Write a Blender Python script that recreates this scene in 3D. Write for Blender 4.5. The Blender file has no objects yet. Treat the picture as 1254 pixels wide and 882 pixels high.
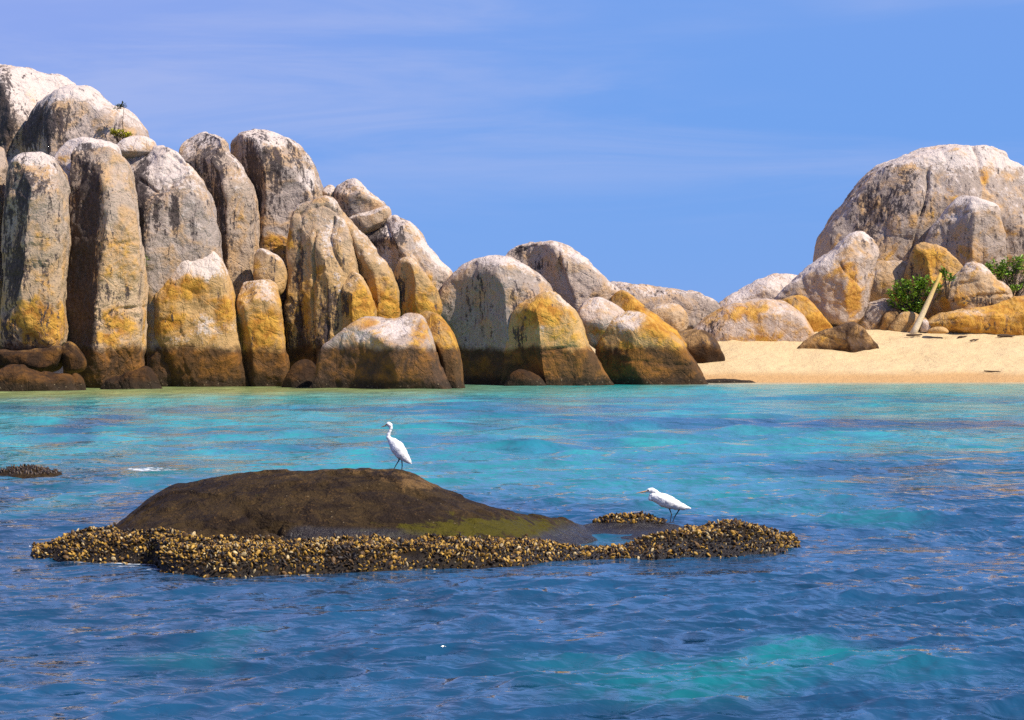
import bpy, math, random
import numpy as np
from mathutils import Vector

# ------------------------------------------------------------------ camera, sky, sun, exposure
SC = bpy.context.scene
COL = SC.collection
F_PX, HORIZON, CAM_H = 3000.0, 420.0, 2.7          # focal length in photo pixels, horizon row, eye height

cam_data = bpy.data.cameras.new('camera')
cam = bpy.data.objects.new('camera', cam_data)
COL.objects.link(cam)
cam.location = (0, 0, CAM_H)
cam.rotation_euler = (math.radians(90), 0, 0)
cam_data.sensor_width = 36.0
cam_data.lens = F_PX / 1254.0 * 36.0
cam_data.shift_y = -(441.0 - HORIZON) / 1254.0
cam_data.clip_start = 0.5
cam_data.clip_end = 20000
SC.camera = cam

SUN_EL, SUN_ROT = math.radians(46), math.radians(122)
world = bpy.data.worlds.new('World')
SC.world = world
world.use_nodes = True
SKY_STRENGTH = 0.085
sun_data = bpy.data.lights.new('sun', 'SUN')
sun_data.energy = 5.0
sun_data.angle = math.radians(0.53)
sun_data.color = (1.0, 0.92, 0.79)
sun = bpy.data.objects.new('sun', sun_data)
COL.objects.link(sun)
S = Vector((math.sin(SUN_ROT) * math.cos(SUN_EL), math.cos(SUN_ROT) * math.cos(SUN_EL), math.sin(SUN_EL)))
sun.rotation_euler = S.to_track_quat('Z', 'Y').to_euler()
sun.location = S * 300
SC.view_settings.view_transform = 'Standard'
SC.view_settings.look = 'None'
SC.view_settings.exposure = 0.28
SC.view_settings.gamma = 1.0
SC.view_settings.use_curve_mapping = False
SC.render.engine = 'CYCLES'
SC.cycles.max_bounces = 6
SC.cycles.diffuse_bounces = 1
SC.cycles.glossy_bounces = 3
SC.cycles.sample_clamp_indirect = 6.0
SC.cycles.use_denoising = False
SC.cycles.denoiser = 'OPENIMAGEDENOISE'

# ------------------------------------------------------------------ node expression helper
class E:
    """A shader value that can be combined with + - * / and a few functions."""
    def __init__(s, nt, sock): s.nt, s.k = nt, sock
    def _m(s, op, *o, clamp=False):
        n = s.nt.nodes.new('ShaderNodeMath'); n.operation = op; n.use_clamp = clamp
        for i, v in enumerate((s,) + o):
            if isinstance(v, E): s.nt.links.new(v.k, n.inputs[i])
            else: n.inputs[i].default_value = v
        return E(s.nt, n.outputs[0])
    def __add__(s, o): return s._m('ADD', o)
    __radd__ = __add__
    def __sub__(s, o): return s._m('SUBTRACT', o)
    def __rsub__(s, o): return (s * -1.0) + o
    def __mul__(s, o): return s._m('MULTIPLY', o)
    __rmul__ = __mul__
    def abs(s): return s._m('ABSOLUTE')
    def pow(s, p): return s._m('POWER', p)
    def max(s, o): return s._m('MAXIMUM', o)
    def min(s, o): return s._m('MINIMUM', o)
    def clamp(s): return s._m('ADD', 0.0, clamp=True)
    def ss(s, a, b):
        n = s.nt.nodes.new('ShaderNodeMapRange'); n.interpolation_type = 'SMOOTHSTEP'
        s.nt.links.new(s.k, n.inputs[0])
        n.inputs[1].default_value = a; n.inputs[2].default_value = b
        n.inputs[3].default_value = 0; n.inputs[4].default_value = 1
        return E(s.nt, n.outputs[0])

class G:
    """Node-graph builder for one material or world."""
    def __init__(s, nt): s.nt = nt
    def node(s, t): return s.nt.nodes.new(t)
    def mapping(s, vec, scale, loc=(0, 0, 0), rot=(0, 0, 0)):
        n = s.node('ShaderNodeMapping'); s.nt.links.new(vec, n.inputs['Vector'])
        n.inputs['Scale'].default_value = scale; n.inputs['Location'].default_value = loc
        n.inputs['Rotation'].default_value = rot
        return n.outputs[0]
    def noise(s, vec, scale, detail=4, rough=0.55, dist=0.0):
        n = s.node('ShaderNodeTexNoise'); s.nt.links.new(vec, n.inputs['Vector'])
        n.inputs['Scale'].default_value = scale; n.inputs['Detail'].default_value = detail
        n.inputs['Roughness'].default_value = rough; n.inputs['Distortion'].default_value = dist
        return E(s.nt, n.outputs[0])
    def voronoi(s, vec, scale, feature='F1'):
        n = s.node('ShaderNodeTexVoronoi'); s.nt.links.new(vec, n.inputs['Vector'])
        n.feature = feature; n.inputs['Scale'].default_value = scale
        return E(s.nt, n.outputs['Distance'])
    def attr(s, name):
        n = s.node('ShaderNodeAttribute'); n.attribute_name = name
        return n
    def sep(s, sock):
        n = s.node('ShaderNodeSeparateXYZ'); s.nt.links.new(sock, n.inputs[0])
        return [E(s.nt, o) for o in n.outputs]
    def mix(s, fac, a, b, mode='MIX'):
        n = s.node('ShaderNodeMix'); n.data_type = 'RGBA'; n.blend_type = mode
        for i, v in ((0, fac), (6, a), (7, b)):
            if isinstance(v, E): s.nt.links.new(v.k, n.inputs[i])
            elif hasattr(v, 'is_linked'): s.nt.links.new(v, n.inputs[i])
            elif i == 0: n.inputs[0].default_value = v
            else: n.inputs[i].default_value = (*v, 1)
        return n.outputs[2]
    def scale(s, col, e):
        n = s.node('ShaderNodeVectorMath'); n.operation = 'SCALE'
        if hasattr(col, 'is_linked'): s.nt.links.new(col, n.inputs[0])
        else: n.inputs[0].default_value = col
        s.nt.links.new(e.k, n.inputs['Scale'])
        return n.outputs[0]
    def bump(s, h, strength, dist, normal=None):
        n = s.node('ShaderNodeBump'); n.inputs['Strength'].default_value = strength
        n.inputs['Distance'].default_value = dist
        s.nt.links.new(h.k, n.inputs['Height'])
        if normal is not None: s.nt.links.new(normal, n.inputs['Normal'])
        return n.outputs[0]

def material(name):
    m = bpy.data.materials.new(name); m.use_nodes = True
    nt = m.node_tree
    b = nt.nodes['Principled BSDF']
    return m, G(nt), b

def setin(b, **kw):
    for k, v in kw.items(): b.inputs[k.replace('_', ' ')].default_value = v

# ------------------------------------------------------------------ sky (world)
def build_world():
    nt = world.node_tree; g = G(nt)
    bg = nt.nodes['Background']
    sky = g.node('ShaderNodeTexSky'); sky.sky_type = 'NISHITA'; sky.sun_disc = False
    sky.sun_elevation = SUN_EL; sky.sun_rotation = SUN_ROT
    sky.altitude = 0; sky.air_density = 1.0; sky.dust_density = 0.0; sky.ozone_density = 3.0
    tc = g.node('ShaderNodeTexCoord')
    x, y, z = g.sep(tc.outputs['Generated'])
    # the clear deep blue of the day, then thin cirrus drawn out along the wind
    tint = g.mix(1.0, sky.outputs[0], SKY_TINT, 'MULTIPLY')
    tint = g.mix((1.0 - z.ss(0.14, 0.48)) * 0.88, tint, SKY_BLUE)
    v = g.mapping(tc.outputs['Generated'], (5.0, 5.0, 42.0), (0.3, 0, 0.4), (0, math.radians(7), 0))
    c1 = g.noise(v, 1.0, 6, 0.6, 0.6)
    v2 = g.mapping(tc.outputs['Generated'], (2.0, 2.0, 9.0), (3.1, 1.0, 0.2))
    c2 = g.noise(v2, 1.6, 3, 0.5)
    up = z.ss(0.03, 0.13)
    wisp = (c1.ss(0.38, 0.72) * c2.ss(0.33, 0.6) * z.ss(0.03, 0.10) * 0.5).clamp()
    left = (x * -1.0 + 0.10).ss(0.0, 0.32)
    veil = (up * left * 0.30 + z.ss(0.07, 0.16) * 0.08).clamp()
    col = g.mix(veil, tint, CLOUD_VEIL)
    col = g.mix(wisp, col, CLOUD_COL)
    nt.links.new(col, bg.inputs['Color'])
    bg.inputs['Strength'].default_value = SKY_STRENGTH
SKY_TINT = (0.9, 0.95, 1.25)
SKY_BLUE = (1.36, 3.35, 8.2)
CLOUD_VEIL = (4.6, 4.4, 8.2)
CLOUD_COL = (4.7, 5.3, 8.2)
build_world()

# ------------------------------------------------------------------ numeric helpers
rng = np.random.default_rng(11)
_LAT = rng.uniform(-1, 1, (64, 64, 64)).astype(np.float32)

def vnoise(P, off=0.0):
    P = np.asarray(P, np.float64) + off
    i = np.floor(P).astype(np.int64); f = P - i
    f = f * f * f * (f * (f * 6 - 15) + 10)
    i0 = i & 63; i1 = (i + 1) & 63
    x0, y0, z0 = i0.T; x1, y1, z1 = i1.T; fx, fy, fz = f.T
    def L(a, b, t): return a + (b - a) * t
    return L(L(L(_LAT[x0, y0, z0], _LAT[x1, y0, z0], fx), L(_LAT[x0, y1, z0], _LAT[x1, y1, z0], fx), fy),
             L(L(_LAT[x0, y0, z1], _LAT[x1, y0, z1], fx), L(_LAT[x0, y1, z1], _LAT[x1, y1, z1], fx), fy), fz)

def fbm(P, octv=4, off=0.0):
    a, r, tot = 1.0, 0.0, 0.0
    for k in range(octv):
        r = r + a * vnoise(np.asarray(P) * 2.03 ** k, off + 17.3 * k); tot += a; a *= 0.5
    return r / tot

def sst(x, a, b):
    t = np.clip((x - a) / (b - a), 0, 1); return t * t * (3 - 2 * t)

def smin(a, b, k):
    h = np.clip(0.5 + 0.5 * (b - a) / k, 0, 1)
    return b + (a - b) * h - k * h * (1 - h)

def smax(a, b, k): return -smin(-a, -b, k)

def surface_nets(F, org, cell):
    """Closed quad surface round the cells where F > 0."""
    nx, ny, nz = F.shape
    ins = F > 0
    cnt = np.zeros((nx - 1, ny - 1, nz - 1), np.int8)
    for dx in (0, 1):
        for dy in (0, 1):
            for dz in (0, 1):
                cnt += ins[dx:nx - 1 + dx, dy:ny - 1 + dy, dz:nz - 1 + dz]
    act = (cnt > 0) & (cnt < 8)
    ci = np.argwhere(act)
    idx = -np.ones(act.shape, np.int64); idx[act] = np.arange(len(ci))
    pos = np.zeros((len(ci), 3)); w = np.zeros(len(ci))
    cor = [(0, 0, 0), (1, 0, 0), (0, 1, 0), (1, 1, 0), (0, 0, 1), (1, 0, 1), (0, 1, 1), (1, 1, 1)]
    vals = [F[ci[:, 0] + c[0], ci[:, 1] + c[1], ci[:, 2] + c[2]] for c in cor]
    for a in range(8):
        for b in range(a + 1, 8):
            ca, cb = np.array(cor[a]), np.array(cor[b])
            if np.abs(ca - cb).sum() != 1: continue
            va, vb = vals[a], vals[b]
            m = (va > 0) != (vb > 0)
            t = va[m] / (va[m] - vb[m])
            pos[m] += ca + (cb - ca) * t[:, None]; w[m] += 1
    V = (ci + pos / w[:, None]) * cell + np.asarray(org)
    quads = []
    for ax in range(3):
        sl0 = [slice(None)] * 3; sl1 = [slice(None)] * 3
        sl0[ax] = slice(0, -1); sl1[ax] = slice(1, None)
        a, b = ins[tuple(sl0)], ins[tuple(sl1)]
        e = np.argwhere(a != b)
        o1, o2 = (ax + 1) % 3, (ax + 2) % 3
        ok = (e[:, o1] > 0) & (e[:, o2] > 0) & (e[:, o1] < F.shape[o1] - 1) & (e[:, o2] < F.shape[o2] - 1)
        e = e[ok]
        u1 = np.zeros(3, int); u1[o1] = 1
        u2 = np.zeros(3, int); u2[o2] = 1
        q = np.stack([idx[tuple((e - u1 - u2).T)], idx[tuple((e - u2).T)], idx[tuple(e.T)], idx[tuple((e - u1).T)]], 1)
        flip = ~a[tuple(e.T)]
        q[flip] = q[flip][:, ::-1]
        quads.append(q)
    return V, np.concatenate(quads)

def mesh_object(name, V, Fc, mat, parent=None, smooth=True, loc=None, attrs=None):
    me = bpy.data.meshes.new(name)
    V = np.asarray(V, np.float64)
    if loc is not None: V = V - np.asarray(loc)
    if isinstance(Fc, np.ndarray):
        n, k = Fc.shape
        me.vertices.add(len(V)); me.vertices.foreach_set('co', V.astype(np.float32).ravel())
        me.loops.add(n * k); me.loops.foreach_set('vertex_index', Fc.astype(np.int32).ravel())
        me.polygons.add(n)
        me.polygons.foreach_set('loop_start', np.arange(0, n * k, k, dtype=np.int32))
        me.update(calc_edges=True)
    else:
        me.from_pydata([tuple(v) for v in V], [], Fc); me.update()
    me.polygons.foreach_set('use_smooth', np.full(len(me.polygons), smooth, bool))
    for k, a in (attrs or {}).items():
        a = np.asarray(a, np.float32)
        if a.ndim == 1:
            at = me.attributes.new(k, 'FLOAT', 'POINT'); at.data.foreach_set('value', a)
        else:
            at = me.attributes.new(k, 'FLOAT_COLOR', 'POINT')
            if a.shape[1] == 3: a = np.concatenate([a, np.ones((len(a), 1), np.float32)], 1)
            at.data.foreach_set('color', a.ravel())
    me.validate()
    o = bpy.data.objects.new(name, me)
    if mat: me.materials.append(mat)
    if loc is not None and parent is None: o.location = loc
    COL.objects.link(o)
    if parent: o.parent = parent
    return o

def tag(o, label=None, cat=None, group=None, kind=None):
    if label: o['label'] = label
    if cat: o['category'] = cat
    if group: o['group'] = group
    if kind: o['kind'] = kind
    return o

def empty(name, loc, label, cat, group=None):
    o = bpy.data.objects.new(name, None); o.location = loc; o.empty_display_size = 0.2
    COL.objects.link(o)
    return tag(o, label, cat, group)

def vert_normals(V, Q):
    a, b, c, d = (V[Q[:, i]] for i in range(4))
    n = np.cross(c - a, d - b)
    N = np.zeros_like(V)
    for i in range(4): np.add.at(N, Q[:, i], n)
    return N / (np.linalg.norm(N, axis=1, keepdims=True) + 1e-12)

def px_world(px, py, D):
    return np.array([(px - 627.0) * D / F_PX, D, CAM_H - (py - HORIZON) * D / F_PX])

# ------------------------------------------------------------------ materials
def rock_material():
    m, g, b = material('weathered_granite'); nt = g.nt
    geo = g.node('ShaderNodeNewGeometry'); pos = geo.outputs['Position']
    X, Y, Z = g.sep(pos)
    base = g.attr('base').outputs['Color']
    st = g.attr('stain'); o_, w_, d_ = g.sep(st.outputs['Vector'])
    n1 = g.noise(pos, 0.42, 5, 0.55, 0.3)
    n2 = g.noise(pos, 1.5, 7, 0.66, 0.2)
    n3 = g.noise(pos, 5.5, 6, 0.7)
    n4 = g.noise(g.mapping(pos, (1, 1, 1), (31, 7, 13)), 0.62, 7, 0.62, 0.6)
    strk = g.noise(g.mapping(pos, (1.5, 1.5, 0.11)), 1.0, 6, 0.62)
    fib = g.noise(g.mapping(pos, (3.2, 3.2, 0.8), (5, 5, 5)), 1.4, 6, 0.7, 0.4)
    fine = g.noise(pos, 26, 3, 0.6)
    col = g.scale(base, n2 * 0.8 + n1 * 0.4 + n3 * 0.6 + 0.12)
    col = g.mix((n4.ss(0.44, 0.64) * 0.65), col, (0.58, 0.34, 0.14))                 # warm feldspar blotches
    col = g.mix((n3 * 0.6 + n2 * 0.4).ss(0.52, 0.61) * 0.5, col, (0.12, 0.09, 0.09))   # grey lichen freckles
    white = (w_ + (n2 - 0.5) * 1.5 + (n3 - 0.5) * 1.3).ss(0.38, 0.66)
    col = g.mix(white * 0.85, col, (0.72, 0.61, 0.55))
    org = (o_ + (n4 - 0.5) * 2.0 + (n2 - 0.5) * 1.3 + (n3 - 0.5) * 0.5).ss(0.24, 0.80)
    ocol = g.mix(n2.ss(0.38, 0.62), (0.40, 0.155, 0.012), (0.64, 0.335, 0.045))
    col = g.mix(org * 0.9, col, ocol)
    lichen_shade = (d_ + (n3 - 0.5) * 1.3 + (fib - 0.5) * 1.9 + (strk - 0.5) * 1.7).ss(0.36, 0.56)  # dark lichen, also painting deeper shade onto faces turned from the sun
    col = g.mix(lichen_shade * 0.9, col, g.mix(n3.ss(0.42, 0.6), (0.018, 0.014, 0.018), (0.075, 0.056, 0.056)))
    stk = strk.ss(0.57, 0.67) * (fib.ss(0.40, 0.58)) * (d_ * 0.9 + 0.42)
    col = g.mix(stk.clamp() * 0.85, col, (0.075, 0.055, 0.058))
    # black-and-tan tide zone at the foot
    tz = Z + (n1 - 0.5) * 1.0 + (n2 - 0.5) * 0.9
    tide = 1.0 - tz.ss(2.15, 2.7)
    tcol = g.mix((n4 * 0.8 + n2 * 0.5).ss(0.56, 0.80), (0.060, 0.028, 0.011), (0.20, 0.080, 0.013))
    br_ = g.sep(base)[0]
    tcol = g.scale(tcol, (n3 * 1.3 + n2 * 0.6 + 0.15) * (br_ * 1.3 + 0.36))
    col = g.mix(tide * 0.94, col, tcol)
    wl = 1.0 - (Z + (n3 - 0.5) * 0.7).ss(0.25, 0.75)
    col = g.mix(wl * 0.85, col, (0.030, 0.020, 0.012))
    oy = (1.0 - g.voronoi(pos, 5.0).ss(0.12, 0.30)) * (1.0 - (Z + (n2 - 0.5) * 0.6).ss(0.25, 0.6)) * n3.ss(0.45, 0.6)
    col = g.mix(oy * 0.7, col, (0.33, 0.25, 0.15))
    nt.links.new(col, b.inputs['Base Color'])
    setin(b, Roughness=0.88)
    b.inputs['Specular IOR Level'].default_value = 0.25
    h = n2 * 0.55 + n3 * 0.16 + fine * 0.02 + strk * 0.14 + n4 * 0.5
    ck = g.voronoi(g.mapping(pos, (0.8, 0.8, 0.55)), 0.9, 'DISTANCE_TO_EDGE').ss(0.0, 0.03)
    h = h + ck * 0.05
    nt.links.new(g.bump(h, 0.9, 0.55), b.inputs['Normal'])
    return m

def sand_material():
    m, g, b = material('beach_sand'); nt = g.nt
    pos = g.node('ShaderNodeNewGeometry').outputs['Position']
    X, Y, Z = g.sep(pos)
    n1 = g.noise(pos, 0.25, 4); n2 = g.noise(pos, 2.2, 6, 0.65); n3 = g.noise(pos, 14, 3)
    col = g.mix(n1 * 0.6 + n2 * 0.4, (0.60, 0.42, 0.21), (0.78, 0.59, 0.34))
    wet = 1.0 - (Z + (n1 - 0.5) * 0.35).ss(0.35, 0.85)
    col = g.mix(wet * 0.8, col, (0.54, 0.30, 0.115))
    mottle = n2.ss(0.63, 0.72) * n3.ss(0.5, 0.62) * Z.ss(1.5, 2.4)  # scattered dark debris specks
    col = g.mix(mottle * 0.6, col, (0.30, 0.19, 0.10))
    nt.links.new(col, b.inputs['Base Color'])
    setin(b, Roughness=0.9)
    b.inputs['Specular IOR Level'].default_value = 0.2
    nt.links.new(g.bump(n2 * 0.6 + n3 * 0.2 + n1, 0.8, 0.35), b.inputs['Normal'])
    return m

def reef_material():
    m, g, b = material('wet_algae_rock'); nt = g.nt
    pos = g.node('ShaderNodeNewGeometry').outputs['Position']
    X, Y, Z = g.sep(pos)
    st = g.attr('stain'); moss, pale, crust = g.sep(st.outputs['Vector'])
    n1 = g.noise(pos, 1.1, 5, 0.6, 0.4); n2 = g.noise(pos, 6, 6, 0.65); n3 = g.noise(pos, 34, 4, 0.6)
    hz = g.noise(g.mapping(pos, (1.5, 3.0, 7.0)), 2.2, 5, 0.6)
    col = g.mix(n2 * 0.6 + n1 * 0.4, (0.022, 0.0135, 0.007), (0.080, 0.048, 0.017))
    big = g.noise(g.mapping(pos, (0.8, 1.2, 2.4)), 2.2, 6, 0.65, 0.6)
    col = g.mix(big.ss(0.44, 0.58) * 0.85, col, (0.020, 0.012, 0.008))
    col = g.mix((n3 * 0.6 + n2 * 0.4).ss(0.52, 0.66) * 0.5, col, (0.15, 0.082, 0.028))
    col = g.mix(((moss * 1.1 + (hz - 0.5) * 2.2 + (n2 - 0.5) * 1.4 + (n3 - 0.5) * 0.6).ss(0.4, 0.9)) * 0.8, col, (0.082, 0.070, 0.004))
    col = g.mix(((pale + (n2 - 0.5) * 1.1 + (n3 - 0.5) * 0.5).ss(0.4, 0.75)) * 0.7, col, (0.24, 0.135, 0.05))
    col = g.mix(crust, col, (0.022, 0.015, 0.008))
    wet = E(nt, g.attr('wet').outputs['Fac'])  # wet rock plus painted shade in the hollows
    col = g.mix((wet + (n2 - 0.5) * 1.2).ss(0.4, 0.7) * 0.7, col, (0.020, 0.016, 0.018))  # wet rock colour, also standing in for shade in the hollows
    spk = (1.0 - g.voronoi(pos, 9.0).ss(0.05, 0.13)) * n1.ss(0.45, 0.6)
    col = g.mix(spk * 0.6, col, (0.34, 0.25, 0.14))
    nt.links.new(col, b.inputs['Base Color'])
    nt.links.new((n2 * 0.35 + 0.5 - wet.ss(0.4, 0.8) * 0.28).k, b.inputs['Roughness'])
    nt.links.new((wet.ss(0.3, 0.8) * 0.4 + 0.12).k, b.inputs['Specular IOR Level'])
    nt.links.new(g.bump(n2 * 0.7 + n3 * 0.14 + n1 * 0.8 + big * 1.0, 0.95, 0.14), b.inputs['Normal'])
    return m

def attr_material(name, attr='tone', rough=0.6, bump=None, spec=0.4, var=0.35):
    m, g, b = material(name); nt = g.nt
    pos = g.node('ShaderNodeNewGeometry').outputs['Position']
    n = g.noise(pos, bump[0] if bump else 20, 5, 0.6)
    col = g.scale(g.attr(attr).outputs['Color'], n * (2 * var) + (1 - var))
    nt.links.new(col, b.inputs['Base Color'])
    setin(b, Roughness=rough); b.inputs['Specular IOR Level'].default_value = spec
    if bump: nt.links.new(g.bump(n, bump[1], bump[2]), b.inputs['Normal'])
    return m

def water_material():
    m, g, b = material('sea_water'); nt = g.nt
    pos = g.node('ShaderNodeNewGeometry').outputs['Position']
    t = g.attr('tint').outputs['Color']
    foam = E(nt, g.attr('foam').outputs['Fac'])
    n0 = g.noise(g.mapping(pos, (0.5, 0.22, 1)), 1.0, 4, 0.55)
    col = g.scale(t, n0 * 0.9 + 0.55)
    fn = g.noise(g.mapping(pos, (3.5, 2.0, 3)), 1.6, 6, 0.7)
    fm = (foam + (fn - 0.5) * 1.3).ss(0.5, 0.72)
    col = g.mix(fm, col, (0.72, 0.74, 0.76))
    nt.links.new(col, b.inputs['Base Color'])
    ry = g.sep(pos)[1].ss(30, 130)          # ruffled cat's-paws inshore
    nt.links.new((fm * 0.5 + 0.05 + ry * 0.13).k, b.inputs['Roughness'])
    setin(b, IOR=1.33)
    b.inputs['Specular IOR Level'].default_value = 0.5
    r1 = g.noise(g.mapping(pos, (0.8, 1.15, 1)), 4.2, 3, 0.55, 0.3)
    r2 = g.noise(g.mapping(pos, (1.0, 0.8, 1), (9, 4, 0), (0, 0, 0.5)), 0.85, 3, 0.55, 0.4)
    r3 = g.noise(g.mapping(pos, (0.42, 0.30, 1), (3, 8, 0), (0, 0, -0.3)), 1.0, 4, 0.6, 0.4)
    nrm = g.bump(r3, 0.5, 0.9)
    nrm = g.bump(r2, 0.5, 0.40, nrm)
    nrm = g.bump(r1, 0.6, 0.075, nrm)
    nt.links.new(nrm, b.inputs['Normal'])
    return m

M_ROCK, M_SAND, M_REEF, M_WATER = rock_material(), sand_material(), reef_material(), water_material()
M_SHELL = attr_material('oyster_shell', rough=0.5, bump=(60, 0.5, 0.01))
M_BIRD = attr_material('egret_plumage', rough=0.75, bump=(55, 0.35, 0.012), spec=0.2, var=0.08)
M_LEAF = attr_material('leaf', rough=0.5, spec=0.4, var=0.4)
M_WOOD = attr_material('bleached_driftwood', rough=0.85, bump=(9, 0.6, 0.05), spec=0.2)

# ------------------------------------------------------------------ terrain: one sand sheet under the boulders
def shore_line(px):
    return np.interp(px, [-900, -300, 0, 380, 560, 700, 860, 900, 1300, 1700, 2600], [185, 160, 153, 158, 162, 166, 166.5, 166, 168, 175, 200])

def sand_height(x, d):
    px = 627 + x * F_PX / d
    s = d - shore_line(px)
    z = np.where(s > 0, 0.205 * s, 0.10 * s)
    z = np.where(s > 17, 0.205 * 17 + 0.06 * (s - 17), z)
    back = np.interp(px, [-900, 1700], [1, 1]) * np.clip((d - 232) / 40, 0, 3) * 4
    z = z - back
    return np.maximum(z, -3.0)

def build_sand():
    xs = np.concatenate([np.linspace(-90, 6, 60), np.linspace(6.5, 52, 300), np.linspace(53, 110, 40)])
    ds = np.concatenate([np.linspace(138, 162, 24), np.linspace(162.2, 196, 220), np.linspace(197, 310, 60)])
    X, Dd = np.meshgrid(xs, ds, indexing='ij')
    Z = sand_height(X, Dd)
    P = np.stack([X.ravel(), Dd.ravel(), np.zeros(X.size)], 1)
    sl = np.clip((Z.ravel() - 0.1) / 0.8, 0, 1)
    Z = Z.ravel() + sl * (0.16 * fbm(P * 0.35, 3, 3.0) + 0.07 * fbm(P * 1.3, 3, 8.0)) + 0.06 * vnoise(P * 0.22, 2.0)
    V = np.stack([X.ravel(), Dd.ravel(), Z], 1)
    nx, nd = X.shape
    I = np.arange(nx * nd).reshape(nx, nd)
    Q = np.stack([I[:-1, :-1].ravel(), I[1:, :-1].ravel(), I[1:, 1:].ravel(), I[:-1, 1:].ravel()], 1)
    tag(mesh_object('sand_beach', V, Q, M_SAND), kind='structure')
build_sand()

# ------------------------------------------------------------------ sea: a polar sheet with real waves
def ground_pt(px, py):
    d = F_PX * CAM_H / (py - HORIZON)
    return (px - 627) * d / F_PX, d

def build_sea():
    half = 0.32
    th = np.concatenate([np.linspace(-math.pi, -half - 0.03, 50), np.linspace(-half, half, 1500), np.linspace(half + 0.03, math.pi, 50)])
    ys = np.concatenate([np.linspace(1180, 960, 120), np.linspace(959, 462, 900)])
    rr = np.concatenate([[0.4, 2, 5, 8], F_PX * CAM_H / (ys - HORIZON), [215, 245, 290, 400, 700, 1500, 4000, 9000]])
    R, T = np.meshgrid(rr, th, indexing='ij')
    x = (R * np.sin(T)).ravel(); y = (R * np.cos(T)).ravel()
    step = np.gradient(rr)
    step = np.repeat(np.maximum(step, rr * 0.0005), len(th))
    inner = (np.abs(T) < half + 0.02).ravel()
    r = np.random.default_rng(5)
    n = 156
    lam = np.concatenate([np.exp(r.uniform(np.log(0.17), np.log(2.2), 120)), np.exp(r.uniform(np.log(2.0), np.log(6.5), 36))])
    ang = math.radians(-62) + r.normal(0, 0.46, n)           # waves run in towards the beach, a little from the left
    k = 2 * math.pi / lam
    slope = 0.0265 * np.where(lam < 0.22, 0.8, 1.0) * np.where(lam < 0.8, 1.2, 1.0) * np.where(lam > 1.0, 0.6, 1.0) * np.where(np.arange(n) >= 120, 0.42, 1.0) * r.uniform(0.6, 1.3, n)
    amp = slope / k
    ph = r.uniform(0, 2 * math.pi, n)
    P = np.stack([x, y, np.zeros_like(x)], 1)
    gust = 1.0 + 0.5 * vnoise(P * 0.13, 4.0) + 0.40 * vnoise(P * np.array([0.5, 0.9, 1]), 9.0)
    z = np.zeros_like(x); dxs = np.zeros_like(x); dys = np.zeros_like(x)
    far_ = sst(y, 34, 75)
    for i in range(n):
        kx, ky = k[i] * math.cos(ang[i]), k[i] * math.sin(ang[i])
        fade = 1 - sst(step, lam[i] / 5.0, lam[i] / 2.6)
        p = kx * x + ky * y + ph[i]
        a = amp[i] * fade * (1 + 2.2 * far_ if i >= 120 else 1)
        sn = np.sin(p); cs = np.cos(p)
        z += a * cs
        dxs -= 0.8 * a * kx / k[i] * sn; dys -= 0.8 * a * ky / k[i] * sn
    calm = np.clip((R.ravel() - 5) / 5, 0, 1)
    px = 627 + x * F_PX / np.maximum(y, 1)
    shore = np.where(y > 0, 1 - 0.3 * sst(y - (shore_line(px) - 22), 0, 20), 1.0)
    q = gust * calm * shore * inner
    z *= q; x2 = x + dxs * q; y2 = y + dys * q
    # --- colour of the water by what lies below it: sand, weed and depth (metres, world space)
    warp = np.stack([x, y * 0.6, np.zeros_like(x)], 1)
    wx = x + 3.0 * fbm(warp * 0.10, 3, 1.0) + 0.7 * fbm(warp * 0.7, 2, 5.0)
    wy = y + 6.0 * fbm(warp * 0.10, 3, 7.0) + 1.6 * fbm(warp * 0.7, 2, 2.0)
    deep = np.array([0.010, 0.060, 0.132]); turq = np.array([0.030, 0.260, 0.285]); shal = np.array([0.025, 0.31, 0.29])
    green = np.array([0.31, 0.34, 0.10]); reef = np.array([0.022, 0.060, 0.135]); sandw = np.array([0.46, 0.40, 0.26])
    bright = np.array([0.004, 0.27, 0.24])
    f_t = sst(wy, 40, 62)                                   # shelf of pale sand before the shore
    tint = deep + (turq - deep) * f_t[:, None]
    f_s = sst(wy, 78, 125)
    tint = tint + (shal - tint) * (0.8 * f_s)[:, None]
    st_ = fbm(np.stack([wx * 0.075, wy * 0.11, 0 * wx], 1), 4, 21.0)
    band_ = sst(st_, 0.02, 0.26) * sst(y, 38, 52) * (1 - sst(y, 105, 140))
    tint = tint + (np.array([0.012, 0.085, 0.19]) - tint) * (0.62 * band_)[:, None]
    def blob(cx, cy, rx, ry, col, s, soft=0.6):
        nonlocal tint
        q = np.sqrt(((wx - cx) / rx) ** 2 + ((wy - cy) / ry) ** 2)
        m = (1 - sst(q, 1 - soft, 1 + soft)) * s
        tint = tint + (np.asarray(col) - tint) * m[:, None]
    def blob_at(x0, y0, x1, y1, col, s, soft=0.6):          # a patch of seabed given by its near and far edge
        ax, ad = ground_pt(x0, y1); bx, bd = ground_pt(x1, y0)
        blob((ax + bx) / 2, (ad + bd) / 2, abs(bx - ax) / 2, abs(bd - ad) / 2, col, s, soft)
    blob_at(-60, 508, 190, 538, reef, 0.85)
    blob_at(-60, 540, 90, 556, reef, 0.7)
    blob_at(860, 512, 1300, 528, reef, 0.75)
    blob_at(640, 528, 860, 540, reef, 0.45)
    blob_at(880, 572, 1300, 590, deep, 0.8)
    blob_at(430, 560, 640, 590, turq, 0.45)
    blob_at(640, 572, 960, 632, turq, 0.65)
    blob_at(1010, 600, 1320, 660, deep, 0.5)
    blob_at(880, 622, 1040, 650, turq, 0.4)
    blob_at(-40, 592, 210, 640, turq, 0.55)
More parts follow.
